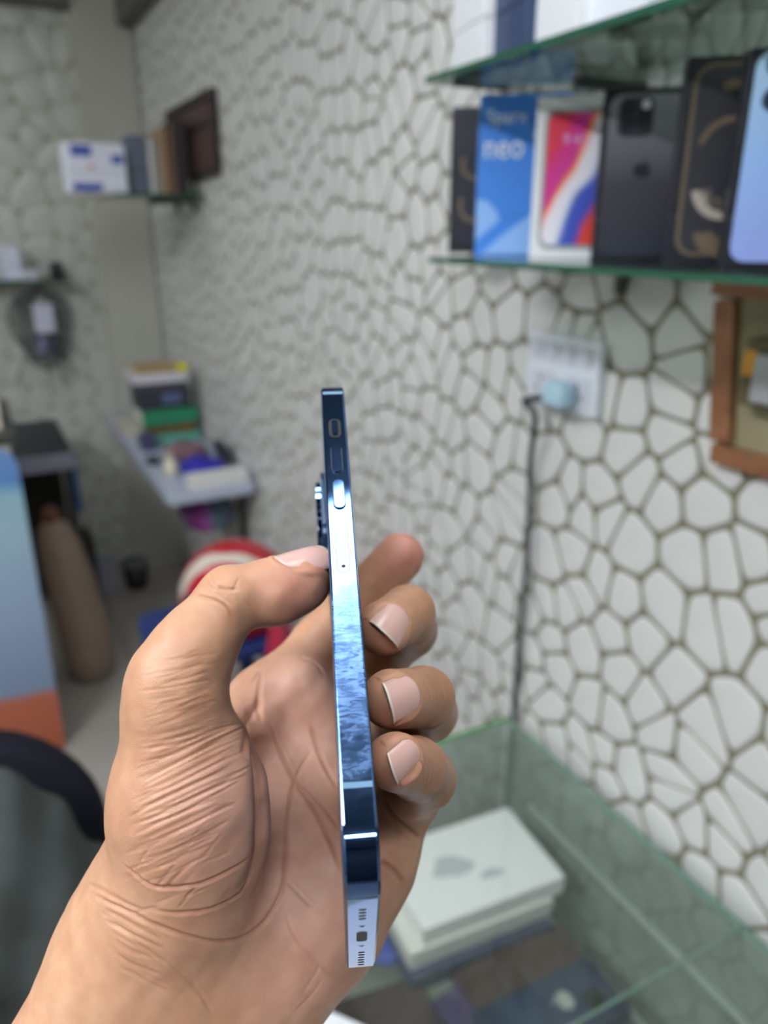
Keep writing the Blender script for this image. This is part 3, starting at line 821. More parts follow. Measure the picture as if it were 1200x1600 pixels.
def crease_list():
    L = []   # (points in the photograph, depth mm, half width mm)
    p = lambda pts, dep, wd: L.append((crop(pts, 150, 1080, 2.353), dep, wd))
    p([(560, 60), (590, 200), (612, 350), (615, 520), (600, 640), (545, 735), (430, 798), (300, 815), (190, 800)], .5, 0.6)
    p([(572, 40), (592, 200), (610, 350), (612, 520), (592, 650), (530, 740)], 2.2, 3.6)
    p([(100, 640), (200, 712), (290, 722), (420, 695), (560, 620)], .55, .55)
    p([(790, 220), (730, 330), (702, 480), (696, 640), (680, 740), (620, 845), (540, 905), (440, 922), (330, 898), (200, 852), (70, 785)], .55, .6)
    p([(640, 120), (680, 230), (730, 330), (800, 430), (860, 550), (905, 660)], .6, .7)
    p([(790, 130), (830, 250), (890, 360)], .5, .7)
    p([(750, 350), (830, 420), (890, 500)], .5, .6)
    p([(690, 690), (740, 740), (790, 790)], .25, .5)
    p([(700, 820), (730, 900), (790, 980), (880, 1060)], .22, .5)
    p([(830, 990), (800, 1050), (760, 1110)], .12, .5); p([(830, 1060), (790, 1120), (735, 1175)], .12, .5)
    p([(610, 20), (570, 110), (545, 240)], .8, 1.6)
    p([(100, 880), (200, 960), (300, 1030), (380, 1110), (430, 1190)], .2, .5)
    # skin folds over the ball of the thumb
    R = random.Random(3)
    for i in range(52):
        f = i / 51
        x0 = 90 + 70 * (1 - f) + R.uniform(-15, 60); y0 = 190 + 520 * f + R.uniform(-8, 8)
        x1 = 420 + 160 * math.sin(math.pi * min(1, .25 + f * .7)) + R.uniform(-120, 10); y1 = y0 - (x1 - x0) * (.50 - .12 * f) - R.uniform(0, 16)
        if y1 < 90: y1 = 90 + R.uniform(0, 30)
        sag = R.uniform(-14, 16)
        pts = [(x0, y0), (x0 + (x1 - x0) * .33, y0 + (y1 - y0) * .30 + sag), (x0 + (x1 - x0) * .66, y0 + (y1 - y0) * .65 + sag * .7), (x1, y1)]
        p(pts, R.uniform(.10, .26), R.uniform(.28, .42))
    for i in range(20):                       # short cross folds low on the ball
        x = R.uniform(90, 420); y = R.uniform(560, 850)
        p([(x, y), (x + R.uniform(40, 110), y - R.uniform(20, 90))], R.uniform(.08, .2), .4)
    for i in range(22):                       # wrist folds
        f = i / 21
        x0 = -10 + 120 * f + R.uniform(-20, 20); y0 = 700 + 330 * f + R.uniform(-20, 20)
        ln = R.uniform(90, 210)
        p([(x0, y0), (x0 + ln * .5, y0 + ln * .28), (x0 + ln, y0 + ln * .5 + R.uniform(-15, 15))], R.uniform(.1, .22), .5)
    q = lambda pts, dep, wd: L.append((crop(pts, 160, 800, 2.069), dep, wd))
    for i in range(26):                       # fine folds round the thumb's base joint
        f = i / 25
        x0 = 120 + R.uniform(-30, 60) + 40 * (1 - f); y0 = 480 + 250 * f
        x1 = 330 + R.uniform(-40, 55); y1 = y0 - 30 - 45 * f + R.uniform(-12, 12)
        q([(x0, y0), ((x0 + x1) / 2, (y0 + y1) / 2 + R.uniform(2, 12)), (x1, y1)], R.uniform(.05, .13), R.uniform(.28, .4))
    q([(330, 200), (345, 235), (390, 250), (440, 250)], .3, .5); q([(345, 185), (360, 225), (400, 270)], .25, .5)
    q([(300, 270), (360, 285), (400, 310), (430, 350)], .3, .5)
    q([(320, 240), (370, 262), (420, 300)], .22, .4)
    q([(440, 215), (430, 240), (420, 260)], .15, .4)
    for i in range(12):                       # little scars and folds on the thumb
        x = R.uniform(300, 480); y = R.uniform(215, 330)
        q([(x, y), (x + R.uniform(-20, 30), y + R.uniform(10, 35))], .1, .35)
    q([(715, 525), (690, 490), (640, 470)], .6, .8)                       # crease where index leaves the palm
    q([(480, 560), (510, 520), (505, 600), (520, 680)], .4, .8)
    r = lambda pts, dep, wd: L.append((crop(pts, 500, 1200, 4.705), dep, wd))
    r([(470, 235), (540, 345), (640, 450), (735, 515)], .9, .8)
    r([(450, 690), (540, 755), (615, 845)], .8, .8)
    r([(600, 560), (660, 590), (720, 600)], .2, .5); r([(560, 800), (600, 880)], .2, .5)
    f_ = lambda pts, dep, wd: L.append((crop(pts, 520, 800, 3.555), dep, wd))
    for k in range(3):
        f_([(500 + 40 * k, 905 + 8 * k), (540 + 38 * k, 1000), (548 + 34 * k, 1090)], .22, .5)
        f_([(468 + 34 * k, 1350 + 6 * k), (505 + 26 * k, 1430), (500 + 22 * k, 1520)], .25, .5)
    f_([(455, 480), (480, 520), (470, 600)], .15, .5); f_([(330, 480), (345, 470), (375, 470)], .2, .4)
    f_([(430, 700), (400, 760), (380, 790)], .2, .5)
    return L

NAILS = {}
def nail_frames():
    J = HJ
    def fr(center, axis, hint, ln, wd, over):
        a = np.array(axis, float); a /= np.linalg.norm(a)
        n = np.array(hint, float); n -= a * (n @ a); n /= np.linalg.norm(n)
        return dict(c=np.array(center, float), a=a, n=n, b=np.cross(a, n), ln=ln, wd=wd, over=over)
    tt = J['thumb_tip']
    NAILS['thumb'] = fr(tt + np.array([0.2, -1.5, 0]), off_back(cp(494, 893, 226), 6.4) - cp(425, 921, 219) + np.array([0, -.6, 0]), (-.2, -.80, -.62), 15.0, 13.0, 1.2)
    NAILS['middle'] = fr(J['mid_tip'] + np.array([1.2, -1.0, -1.0]), (-.55, .62, -.55), (.25, -.15, -1), 11.0, 11.5, .8)
    NAILS['ring'] = fr(J['ring_tip'] + np.array([1.0, -.6, -1.0]), (-.80, .18, -.52), (.25, -.15, -1), 10.5, 11.0, .8)
    NAILS['pinky'] = fr(J['pinky_tip'] + np.array([1.0, -2.2, -.6]), (-.86, .34, -.30), (.80, -.10, -.9), 8.6, 8.6, .6)

def build_hand():
    pts, quads = build_hand_mesh()
    me = bpy.data.meshes.new('hand')
    me.from_pydata(pts.tolist(), [], quads.tolist())
    bm = bmesh.new(); bm.from_mesh(me)
    vol = bm.calc_volume(signed=True)
    if vol < 0: bmesh.ops.reverse_faces(bm, faces=bm.faces)
    for _ in range(2): bmesh.ops.smooth_vert(bm, verts=bm.verts, factor=0.5, use_axis_x=True, use_axis_y=True, use_axis_z=True)
    bmesh.ops.subdivide_edges(bm, edges=bm.edges, cuts=1, use_grid_fill=True, smooth=0)
    for _ in range(3): bmesh.ops.smooth_vert(bm, verts=bm.verts, factor=0.5, use_axis_x=True, use_axis_y=True, use_axis_z=True)
    bm.to_mesh(me)
    bvh = BVHTree.FromBMesh(bm)
    bm.free()
    n = len(me.vertices)
    co = np.empty(n * 3); me.vertices.foreach_get('co', co); co = co.reshape(-1, 3)
    no = np.empty(n * 3); me.vertices.foreach_get('normal', no); no = no.reshape(-1, 3)
    def hit(px, py):
        h = bvh.ray_cast(Vector((0, 0, 0)), Vector(((px - 600) / F_PX, (py - 800) / F_PX, 1)).normalized())
        return None if h[0] is None else np.array(h[0])
    disp = np.zeros(n); red = np.zeros(n)
    order = np.argsort(co[:, 0]); xs = co[order, 0]
    for pl, dep, wd in crease_list():
        sm = [h for h in (hit(*q) for q in catmull2(pl, 1.6)) if h is not None]
        if len(sm) < 2: continue
        S = np.array(sm); m = wd * 3
        i0, i1 = np.searchsorted(xs, [S[:, 0].min() - m, S[:, 0].max() + m])
        idx = order[i0:i1]; c = co[idx]
        k = ((c > S.min(0) - m) & (c < S.max(0) + m)).all(1); idx = idx[k]; c = c[k]
        if not len(idx): continue
        best = np.full(len(c), 1e9); arg = np.zeros(len(c), int)
        for j0 in range(0, len(S), 64):
            D = ((c[:, None, :] - S[None, j0:j0 + 64]) ** 2).sum(2)
            a = D.argmin(1); v = D[np.arange(len(c)), a]
            u = v < best; best[u] = v[u]; arg[u] = a[u] + j0
        t = arg / max(1, len(S) - 1)
        ends = np.clip(np.minimum(t, 1 - t) * 7 + .15, 0, 1)
        g = np.exp(-best / (wd * wd)) * ends
        rim = np.exp(-(np.sqrt(best) - 1.9 * wd) ** 2 / (wd * wd)) * ends
        disp[idx] -= dep * g - (dep * .2 * rim if wd < 1.5 else 0)
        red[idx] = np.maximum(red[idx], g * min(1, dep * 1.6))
    # nails: bed sunk, folds raised
    nail_frames()
    for q in NAILS.values():
        r = co - q['c']; la, lb, ln_ = r @ q['a'], r @ q['b'], r @ q['n']
        u = lb / (q['wd'] / 2); v = la / (q['ln'] / 2)
        e = np.maximum(np.abs(u), np.where(v < 0, np.hypot(u, v) * .98, np.abs(v) * .9))
        ok = (ln_ > -1) & (ln_ < 12) & (no @ q['n'] > 0.05)
        bed = ok & (e < 1.0) & (v < .72); disp[bed] -= .6 * np.clip((1.0 - e[bed]) * 6, 0, 1)
        fold = ok & (e >= 1.0) & (e < 1.3) & (v < .75)
        disp[fold] += .35 * np.sin((e[fold] - 1.0) / .3 * math.pi)
    # faint unevenness
    disp += .12 * np.sin(co[:, 0] * .55 + 1.3 * np.sin(co[:, 1] * .31)) * np.sin(co[:, 1] * .43 + co[:, 2] * .37)
    co2 = co + no * disp[:, None]
    # skin tones: tan on the back of the hand, pink on palm and pads
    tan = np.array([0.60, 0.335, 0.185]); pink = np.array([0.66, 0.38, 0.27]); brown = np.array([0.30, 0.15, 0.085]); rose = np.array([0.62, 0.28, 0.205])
    pale = np.array([0.72, 0.43, 0.25])
    col = np.tile(tan, (n, 1))
    def blend(c, px, py, z, rad, k):
        p = cp(px, py, z); g = np.exp(-((co - p) ** 2).sum(1) / (rad * rad)) * k
        return lambda: None if k == 0 else apply(c, g)
    def paint(c, px, py, z, rad, k):
        p = cp(px, py, z); g = (np.exp(-((co - p) ** 2).sum(1) / (rad * rad)) * k)[:, None]
        col[:] = col * (1 - g) + c * g
    paint(pale, 140, 1570, 205, 34, .8)
    for a in ((430, 1330, 225, 26), (470, 1180, 250, 24), (400, 1230, 212, 14), (520, 1420, 225, 22), (470, 1075, 262, 18), (360, 1280, 198, 20), (500, 1540, 215, 18)):
        paint(pink, *a, .75)
    for a in ((470, 910, 218, 11), (440, 940, 216, 8)): paint(rose, *a, .55)
    for a in ((635, 860, 290, 14),): paint(rose, *a, .9)
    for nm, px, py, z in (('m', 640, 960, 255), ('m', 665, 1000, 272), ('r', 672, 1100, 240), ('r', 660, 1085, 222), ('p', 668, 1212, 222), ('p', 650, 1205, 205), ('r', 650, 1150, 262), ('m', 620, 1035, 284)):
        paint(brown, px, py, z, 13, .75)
    for k_ in ('mid_tip', 'ring_tip', 'pinky_tip'):
        p = HJ[k_] + np.array([-2, 2, -1]); g = (np.exp(-((co - p) ** 2).sum(1) / 49.) * .85)[:, None]
        col[:] = col * (1 - g) + rose * g
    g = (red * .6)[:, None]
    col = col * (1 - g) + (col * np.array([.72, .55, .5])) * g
    me.vertices.foreach_set('co', co2.ravel())
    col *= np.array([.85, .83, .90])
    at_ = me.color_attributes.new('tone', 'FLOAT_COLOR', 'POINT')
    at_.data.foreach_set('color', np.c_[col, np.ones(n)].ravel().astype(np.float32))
    for p in me.polygons: p.use_smooth = True
    me.update()
    nails = {}
    for k, q in NAILS.items(): nails[k] = nail_mesh(q, bvh)
    T = CAM2W @ Matrix.Diagonal((.001, .001, .001, 1))
    me.transform(T)
    for m in nails.values(): m.transform(T)
    return me, nails

def nail_mesh(q, bvh, nu=15, nv=17):
    def height(u, v):
        p = q['c'] + q['b'] * u + q['a'] * v
        h = bvh.ray_cast(Vector(p + q['n'] * 16), Vector(-q['n']))
        return None if h[0] is None else float((np.array(h[0]) - q['c']) @ q['n'])
    ln, wd = q['ln'], q['wd']
    hc = [(v, height(0, v)) for v in np.linspace(-ln * .45, ln * .15, 7)]
    hc = [(v, h) for v, h in hc if h is not None]
    A = np.polyfit([v for v, _ in hc], [h for _, h in hc], 1)
    R = wd * .62
    bm = bmesh.new(); top = []; bot = []
    for j in range(nv):
        t = j / (nv - 1)
        rt, rb = [], []
        for i in range(nu):
            u = -1 + 2 * i / (nu - 1)
            # base is round, free edge gently convex
            v0 = -ln / 2 + (1 - math.sqrt(max(0, 1 - min(1, abs(u)) ** 2.4))) * ln * .33
            v1 = ln / 2 + q['over'] - abs(u) ** 2 * ln * .10
            v = v0 + (v1 - v0) * t
            x = u * wd / 2
            h = A[0] * v + A[1] - (R - math.sqrt(max(0.01, R * R - min(abs(x), R * .97) ** 2))) - .010 * max(0, v) ** 2 + .16
            p = q['c'] + q['b'] * x + q['a'] * v + q['n'] * h
            rt.append(bm.verts.new(p)); rb.append(bm.verts.new(p - q['n'] * .55))
        top.append(rt); bot.append(rb)
    def face(vs, mi):
        f = bm.faces.new(vs); f.material_index = mi; f.smooth = True
    for j in range(nv - 1):
        mi = 1 if j >= nv - 2 else 0
        for i in range(nu - 1):
            face((top[j][i], top[j][i + 1], top[j + 1][i + 1], top[j + 1][i]), mi)
            face((bot[j][i + 1], bot[j][i], bot[j + 1][i], bot[j + 1][i + 1]), mi)
    for i in range(nu - 1):
        face((top[-1][i], top[-1][i + 1], bot[-1][i + 1], bot[-1][i]), 1)
        face((top[0][i + 1], top[0][i], bot[0][i], bot[0][i + 1]), 0)
    for j in range(nv - 1):
        face((top[j + 1][0], bot[j + 1][0], bot[j][0], top[j][0]), 0)
        face((top[j][-1], bot[j][-1], bot[j + 1][-1], top[j + 1][-1]), 0)
    bmesh.ops.recalc_face_normals(bm, faces=bm.faces)
    me = bpy.data.meshes.new('nail'); bm.to_mesh(me); bm.free()
    return me

def skin_material():
    m = bpy.data.materials.new('skin'); m.use_nodes = True
    nt = m.node_tree; b = nt.nodes['Principled BSDF']; L = nt.links
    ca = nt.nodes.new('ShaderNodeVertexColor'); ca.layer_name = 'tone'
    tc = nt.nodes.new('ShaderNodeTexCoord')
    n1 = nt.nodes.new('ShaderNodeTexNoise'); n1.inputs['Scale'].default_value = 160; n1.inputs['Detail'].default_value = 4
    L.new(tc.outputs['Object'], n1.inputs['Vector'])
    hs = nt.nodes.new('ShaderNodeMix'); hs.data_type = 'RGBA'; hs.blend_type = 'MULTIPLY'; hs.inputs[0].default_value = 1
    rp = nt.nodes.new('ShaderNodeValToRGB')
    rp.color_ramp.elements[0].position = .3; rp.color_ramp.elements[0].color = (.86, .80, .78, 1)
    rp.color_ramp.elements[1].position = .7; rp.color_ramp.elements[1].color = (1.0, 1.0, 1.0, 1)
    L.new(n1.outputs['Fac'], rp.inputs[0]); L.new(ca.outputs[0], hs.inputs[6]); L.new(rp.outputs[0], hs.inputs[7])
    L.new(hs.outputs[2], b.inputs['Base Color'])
    vo = nt.nodes.new('ShaderNodeTexVoronoi'); vo.inputs['Scale'].default_value = 1500; vo.feature = 'DISTANCE_TO_EDGE'
    n2 = nt.nodes.new('ShaderNodeTexNoise'); n2.inputs['Scale'].default_value = 420; n2.inputs['Detail'].default_value = 3
    L.new(tc.outputs['Object'], vo.inputs['Vector']); L.new(tc.outputs['Object'], n2.inputs['Vector'])
    ad = nt.nodes.new('ShaderNodeMath'); ad.operation = 'ADD'
    L.new(vo.outputs['Distance'], ad.inputs[0]); L.new(n2.outputs['Fac'], ad.inputs[1])
    bp = nt.nodes.new('ShaderNodeBump'); bp.inputs['Strength'].default_value = .22; bp.inputs['Distance'].default_value = .0003
    L.new(ad.outputs[0], bp.inputs['Height']); L.new(bp.outputs[0], b.inputs['Normal'])
    b.inputs['Roughness'].default_value = .46
    b.inputs['Specular IOR Level'].default_value = .42
    b.inputs['Subsurface Weight'].default_value = .22
    b.inputs['Subsurface Radius'].default_value = (1.0, .35, .2)
    b.inputs['Subsurface Scale'].default_value = .0022
    return m
def make_person():
    me, nails = build_hand()
    person = link('person', me, skin_material())
    tag(person, 'bare left hand and wrist pinching the blue phone between thumb and fingers', 'person')
    nb = mat('nail_pink', (0.60, 0.37, 0.33, 1), .25, 0, .5); nw = mat('nail_white', (0.66, 0.56, 0.48, 1), .3)
    for k, m in nails.items():
        link('fingernail', m, [nb, nw], person)
    return person
# ================================================================== glass display counter with its contents
CX0, CX1, CY0, CY1, CZ = .085, ROOM_R - .018, -.35, .885, .72
M_CGLASS = glass_mat('counter_glass', (.97, .98, .973, 1), .022, .02)
M_FROST = glass_mat('counter_pane_dusty', (.93, .95, .94, 1), .42, .15)
M_CGE = mat('counter_glass_edge', srgb(120, 150, 134), .2, 0, .6)
M_CGE2 = mat('counter_glass_edge_bright', srgb(92, 160, 96), .2, 0, .6)
M_BASE = mat('counter_base', srgb(176, 182, 168), .5)
dc = empty('display_counter', ((CX0 + CX1) / 2, (CY0 + CY1) / 2, 0)); tag(dc, 'glass-topped display counter with green edges along the patterned wall', 'counter')
ox, oy = dc.location.x, dc.location.y
def cbox(name, x0, x1, y0, y1, z0, z1, m, par=dc, bevel=0.0):
    return box(name, (x1 - x0, y1 - y0, z1 - z0), m, par, c=((x0 + x1) / 2 - ox, (y0 + y1) / 2 - oy, (z0 + z1) / 2), bevel=bevel)
tp = cbox('glass_top', CX0, CX1, CY0, CY1, CZ - .008, CZ, M_CGLASS)
cbox('wall_side_edge', CX1 - .0025, CX1, CY0, CY1, CZ - .0078, CZ + .0002, M_CGE, tp)
cbox('far_edge', CX0, CX1, CY1 - .0025, CY1, CZ - .0078, CZ + .0002, M_CGE2, tp)
cbox('near_joint', CX0, CX1, .412, .4135, CZ - .004, CZ + .0002, M_CGE, tp)
cbox('wall_side_pane', CX1 - .008, CX1 - .002, CY0, CY1 - .008, .30, CZ - .0085, M_FROST)
cbox('far_pane', CX0 + .002, CX1 - .009, CY1 - .008, CY1 - .002, .30, CZ - .0085, M_FROST)
cbox('room_side_pane', CX0 + .002, CX0 + .008, CY0, CY1 - .009, .30, CZ - .0085, M_CGLASS)
cbox('lower_body', CX0, CX1 - .002, CY0, CY1, .06, .30, M_BASE, bevel=.003)
cbox('plinth', CX0 + .03, CX1 - .03, CY0 + .03, CY1 - .03, 0.0, .06, mat('plinth_dark', srgb(60, 60, 58), .6))
SZ = .52
M_SGE = mat('inner_edge', srgb(150, 162, 150), .3, 0, .5)
ish = cbox('glass_shelf', CX0 + .010, .630, CY0 + .002, CY1 - .012, SZ - .007, SZ, M_CGLASS)
cbox('shelf_edge', .6305, .634, CY0 + .002, CY1 - .012, SZ - .007, SZ + .0003, M_SGE, ish)
cbox('support_rail', .684, .692, .10, .80, .60, .606, M_SGE)
for y in (.22, .68): cbox('shelf_post', .640, .650, y - .005, y + .005, .302, SZ, M_STEEL)

def lying_box(name, corners, z0, h, m, label, mtop=None, group=None):
    """a closed carton lying flat: corners = far, right, near (world xy at its top)"""
    A, B, C_ = [Vector((c[0], c[1])) for c in corners]
    ux, uy = (A - B), (C_ - B)
    ctr = B + (ux + uy) / 2
    rz = math.atan2(uy.y, uy.x)
    r = empty(name, (ctr.x, ctr.y, z0), (0, 0, rz)); tag(r, label, 'box', group)
    W_, D2 = uy.length, ux.length
    box('tray', (W_ - .0014, D2 - .0014, h * .35), m, r, c=(0, 0, h * .175), bevel=.0015)
    box('lid', (W_, D2, h * .65 - .0004), m, r, c=(0, 0, h * .675 + .0002), bevel=.002)
    return r, W_, D2
M_IWHITE = mat('tablet_box_white', srgb(232, 234, 232), .4)
z_t = .612
f3 = [on_z(*p, z_t) for p in ((790, 1262), (887, 1368), (665, 1452))]
r, W_, D2 = lying_box('tablet_box', f3, z_t - .030, .030, M_IWHITE, 'upper white flat box with a grey print, under the counter glass')
M_PR = mat('print_soft_grey', srgb(180, 190, 190), .5)
blob = [(.5 * .06 * (1 + .25 * math.sin(3 * a)) * math.cos(a), .5 * .045 * (1 + .2 * math.cos(2 * a + 1)) * math.sin(a)) for a in [2 * math.pi * k / 24 for k in range(24)]]
q = top_panel('print', shift(blob, .028, -.005), M_PR, r, .030)
q = top_panel('print', shift([(x * .6, y * .4) for x, y in blob], -.02, .03), M_PR, r, .030)
vx = (f3[2] - f3[1]).normalized(); vy = (f3[0] - f3[1]).normalized()
o2 = vx * .020 - vy * .004
g3 = [Vector((p.x, p.y, 0)) + Vector((o2.x, o2.y, 0)) for p in f3]
r, W_, D2 = lying_box('tablet_box', g3, z_t - .062, .0315, mat('tablet_box_grey', srgb(214, 214, 206), .45), 'lower greyish white flat box beneath the printed one')
q = face_panel('print', rr_pts(.05, .012, .002, 3), M_PR, r, .1, D2, .03); q.location.z = .016
h3 = [p + Vector((o2.x * .3, o2.y * .3, 0)) + Vector((0, -.012, 0)) for p in g3]
r, W_, D2 = lying_box('phone_carton', h3, z_t - .0905, .028, mat('carton_navy_grey', srgb(58, 66, 88), .35), 'dark slate flat box at the bottom of the white boxes')
# tan strip and red tag peeking from under the upper box
t1, t2 = on_z(800, 1270, z_t - .031), on_z(868, 1345, z_t - .031)
def strip(name, a, b, wd, th, m, label, cat, z):
    d = b - a; r = box(name, (d.length, wd, th), m, None, ((a.x + b.x) / 2, (a.y + b.y) / 2, z), c=(0, 0, th / 2), bevel=.0006)
    r.rotation_euler.z = math.atan2(d.y, d.x); tag(r, label, cat); return r
# dark phone box near the viewer
zt2 = SZ + .030
k3 = [on_z(*p, zt2) for p in ((918, 1492), (988, 1578), (800, 1680))]
M_NAVYD = mat('carton_deep_navy', srgb(24, 36, 58), .35)
r, W_, D2 = lying_box('phone_carton', k3, SZ + .0005, .0295, M_NAVYD, 'deep navy phone box nearest the viewer under the counter glass')
q = top_panel('print_phone', rr_pts(W_ * .86, D2 * .82, .010, 5), mat('print_navy', srgb(34, 50, 74), .3), r, .030)
q = top_panel('print_camera', rr_pts(.028, .028, .006, 5), mat('print_black', srgb(8, 10, 14), .3), r, .0305); q.location.x = -W_ * .5 + .034; q.location.y = D2 * .5 - .034
bd, lf = apple_outline(.030)
for pts_ in (bd, lf):
    q = top_panel('emblem', [(y, -x) for x, y in pts_], mat('emblem_silver', srgb(165, 170, 165), .3, .3), r, .0306); q.location.x = -W_ * .12; q.location.y = -.004
# brown box, purple box and blue pouch
b3 = [on_z(*p, SZ + .022) for p in ((862, 1446), (928, 1492), (760, 1580))]
r, W_, D2 = lying_box('brown_carton', b3, SZ + .0005, .0215, mat('carton_brown', srgb(66, 50, 45), .5), 'dark brown flat box between slate and navy boxes')
c3 = [on_z(*p, SZ + .020) for p in ((738, 1520), (792, 1592), (728, 1640))]
r, W_, D2 = lying_box('purple_carton', c3, SZ + .0005, .019, mat('carton_purple', srgb(66, 58, 88), .5), 'dull purple flat box left of the navy phone box')
d3 = [on_z(*p, SZ + .016) for p in ((640, 1470), (700, 1560), (540, 1640))]
d3 = [on_z(*p, SZ + .012) for p in ((655, 1522), (690, 1600), (520, 1660))]
r, W_, D2 = lying_box('brown_carton', d3, SZ + .0005, .0115, mat('carton_brown2', srgb(62, 48, 44), .5), 'flat dark brown box nearest the hand in the counter')
e_ = on_z(606, 1492, SZ)
bm = bmesh.new(); bmesh.ops.create_uvsphere(bm, u_segments=20, v_segments=12, radius=1)
for v in bm.verts:
    v.co = Vector((v.co.x * .034, v.co.y * .026, max(0, .011 + v.co.z * .011 + .002 * math.sin(v.co.x * 9) )))
bl = link('pouch', mesh_of(bm, 'pouch', True), mat('pouch_blue', srgb(50, 66, 150), .5), None, (e_.x, e_.y, SZ + .0004)); bl.rotation_euler.z = -.5
tag(bl, 'small royal blue pouch beside the phone\'s lower end', 'pouch')
# crumpled clear wrap on the slate box's near side
p = on_z(742, 1497, SZ + .004)
bm = bmesh.new(); bmesh.ops.create_icosphere(bm, subdivisions=3, radius=1)
R_ = random.Random(9)
for v in bm.verts:
    k = .75 + .5 * R_.random(); v.co = Vector((v.co.x * .040 * k, v.co.y * .013 * k, (max(v.co.z, -.6) + .6) * .009 * k))
wr = link('plastic_wrap', mesh_of(bm, 'wrap'), mat('wrap_clear', srgb(96, 104, 132), .08, 0, .8), None, (p.x + .006, p.y - .012, SZ + .0004)); wr.rotation_euler.z = -.55
tag(wr, 'shiny crumpled plastic wrap in front of the slate and white boxes', 'wrap')

# white carton on the counter, under the hand
ap = on_z(497, 1572, CZ + .018)
u1, u2 = Vector((-.78, -.62)), Vector((.62, -.78))
ctr = Vector((ap.x, ap.y)) + u1 * .15 + u2 * .18
r = empty('white_carton', (ctr.x, ctr.y, CZ + .0005), (0, 0, math.atan2(u2.y, u2.x))); tag(r, 'white carton lying on the counter glass below the hand', 'box')
box('tray', (.3585, .2985, .006), M_WHITEBOX, r, c=(0, 0, .003), bevel=.001); box('lid', (.36, .30, .0115), M_WHITEBOX, r, c=(0, 0, .012), bevel=.0015)

# ================================================================== wall desk in the far corner and the things on it
DX0, DX1, DY0, DY1, DZ = .432, .712, 2.215, 3.42, .75
dk = empty('wall_desk', ((DX0 + DX1) / 2, (DY0 + DY1) / 2, DZ - .03)); tag(dk, 'narrow pale grey desk top fixed to the wall, crowded with things', 'desk')
pl_ = rr_pts(DX1 - DX0, DY1 - DY0, .03, 5)
link('desk_top', prism_mesh(pl_, 0, .03, .003), mat('desk_grey', srgb(176, 184, 202), .4), dk)
for y in (-.45, .45):
    b = box('bracket', (.22, .02, .02), M_STEEL, dk, c=(.03, y, -.01), bevel=.002); box('bracket_strut', (.02, .02, .22), M_STEEL, b, c=(.128, y, -.11), bevel=.002)
def simple_box(name, x, y, z, s, m, label, cat='box', rz=0, group=None, parts=True):
    r = empty(name, (x, y, z), (0, 0, rz)); tag(r, label, cat, group)
    box('tray', (s[0] - .002, s[1] - .002, s[2] * .4), m, r, c=(0, 0, s[2] * .2), bevel=.002)
    box('lid', (s[0], s[1], s[2] * .6 - .0006), m, r, c=(0, 0, s[2] * .7 + .0003), bevel=.003)
    return r
def book(name, x, y, z, s, m, label, rz=0, page=None):
    r = empty(name, (x, y, z), (0, 0, rz)); tag(r, label, 'book')
    t = min(.004, s[2] * .15)
    box('cover', (s[0], s[1], t), m, r, c=(0, 0, t / 2), bevel=.0008); box('cover', (s[0], s[1], t), m, r, c=(0, 0, s[2] - t / 2), bevel=.0008)
    box('spine', (s[0], t, s[2]), m, r, c=(0, -s[1] / 2 + t / 2, s[2] / 2), bevel=.0008)
    box('pages', (s[0] - .008, s[1] - .01, s[2] - 2 * t - .0004), page or mat('pages', srgb(220, 214, 200), .8), r, c=(0, .001, s[2] / 2), bevel=0)
    return r
sx_, sy_ = .600, 2.93
z = DZ + .0005
M_ = lambda n, c: mat(n, srgb(*c), .5, noise=8, noise_amt=.06)
pile = [('book', (.20, .17, .036), (96, 168, 150), 'teal book at the foot of the pile on the desk', .02),
        ('book', (.19, .16, .030), (120, 92, 40), 'brown-gold book second from the bottom of the pile', -.03),
        ('book', (.205, .17, .060), (46, 140, 102), 'thick green book in the middle of the pile', .04),
        ('box', (.19, .16, .072), (50, 54, 62), 'black device box with a bluish panel in the pile', -.02),
        ('box', (.185, .15, .022), (72, 76, 84), 'thin charcoal box right above the black device box', .05),
        ('box', (.20, .15, .034), (216, 214, 222), 'white box near the top of the pile', .0),
        ('book', (.17, .13, .022), (176, 150, 104), 'tan book on top of the pile', .06)]
for i, (k, s, c, lab, rz) in enumerate(pile):
    xx = sx_ - .006 * (i > 2) - .004 * i
    if k == 'book': book('book', xx, sy_, z, s, M_('pile_%d' % i, c), lab, rz, bpy.data.materials.get('pages'))
    else:
        r = simple_box('device_box', xx, sy_, z, s, M_('pile_%d' % i, c), lab, 'box', rz)
        if i == 3: box('blue_panel', (.07, .003, .040), mat('panel_blue', srgb(92, 104, 140), .4), r, c=(.025, -.0805, .038), bevel=0)
    z += s[2] + .0006
a = on_y(277, 562, sy_ - .085)
yc = link('yellow_cap', lathe_mesh([(.020, 0), (.021, .004), (.021, .024), (.017, .030)], 18), mat('cap_yellow', srgb(222, 206, 40), .4), None, (sx_ + .06, sy_ - .060, z - .0225)); 
tag(yc, 'small yellow round tin on the pile\'s white box', 'tin')
simple_box('cream_box', .478, 3.06, DZ + .0005, (.075, .20, .045), M_('cream_box', (196, 190, 178)), 'low cream box at the desk\'s back left edge')
simple_box('navy_box', .492, 2.80, DZ + .0005, (.05, .09, .050), M_('navy_small', (70, 72, 108)), 'small navy box left of the pile\'s foot')
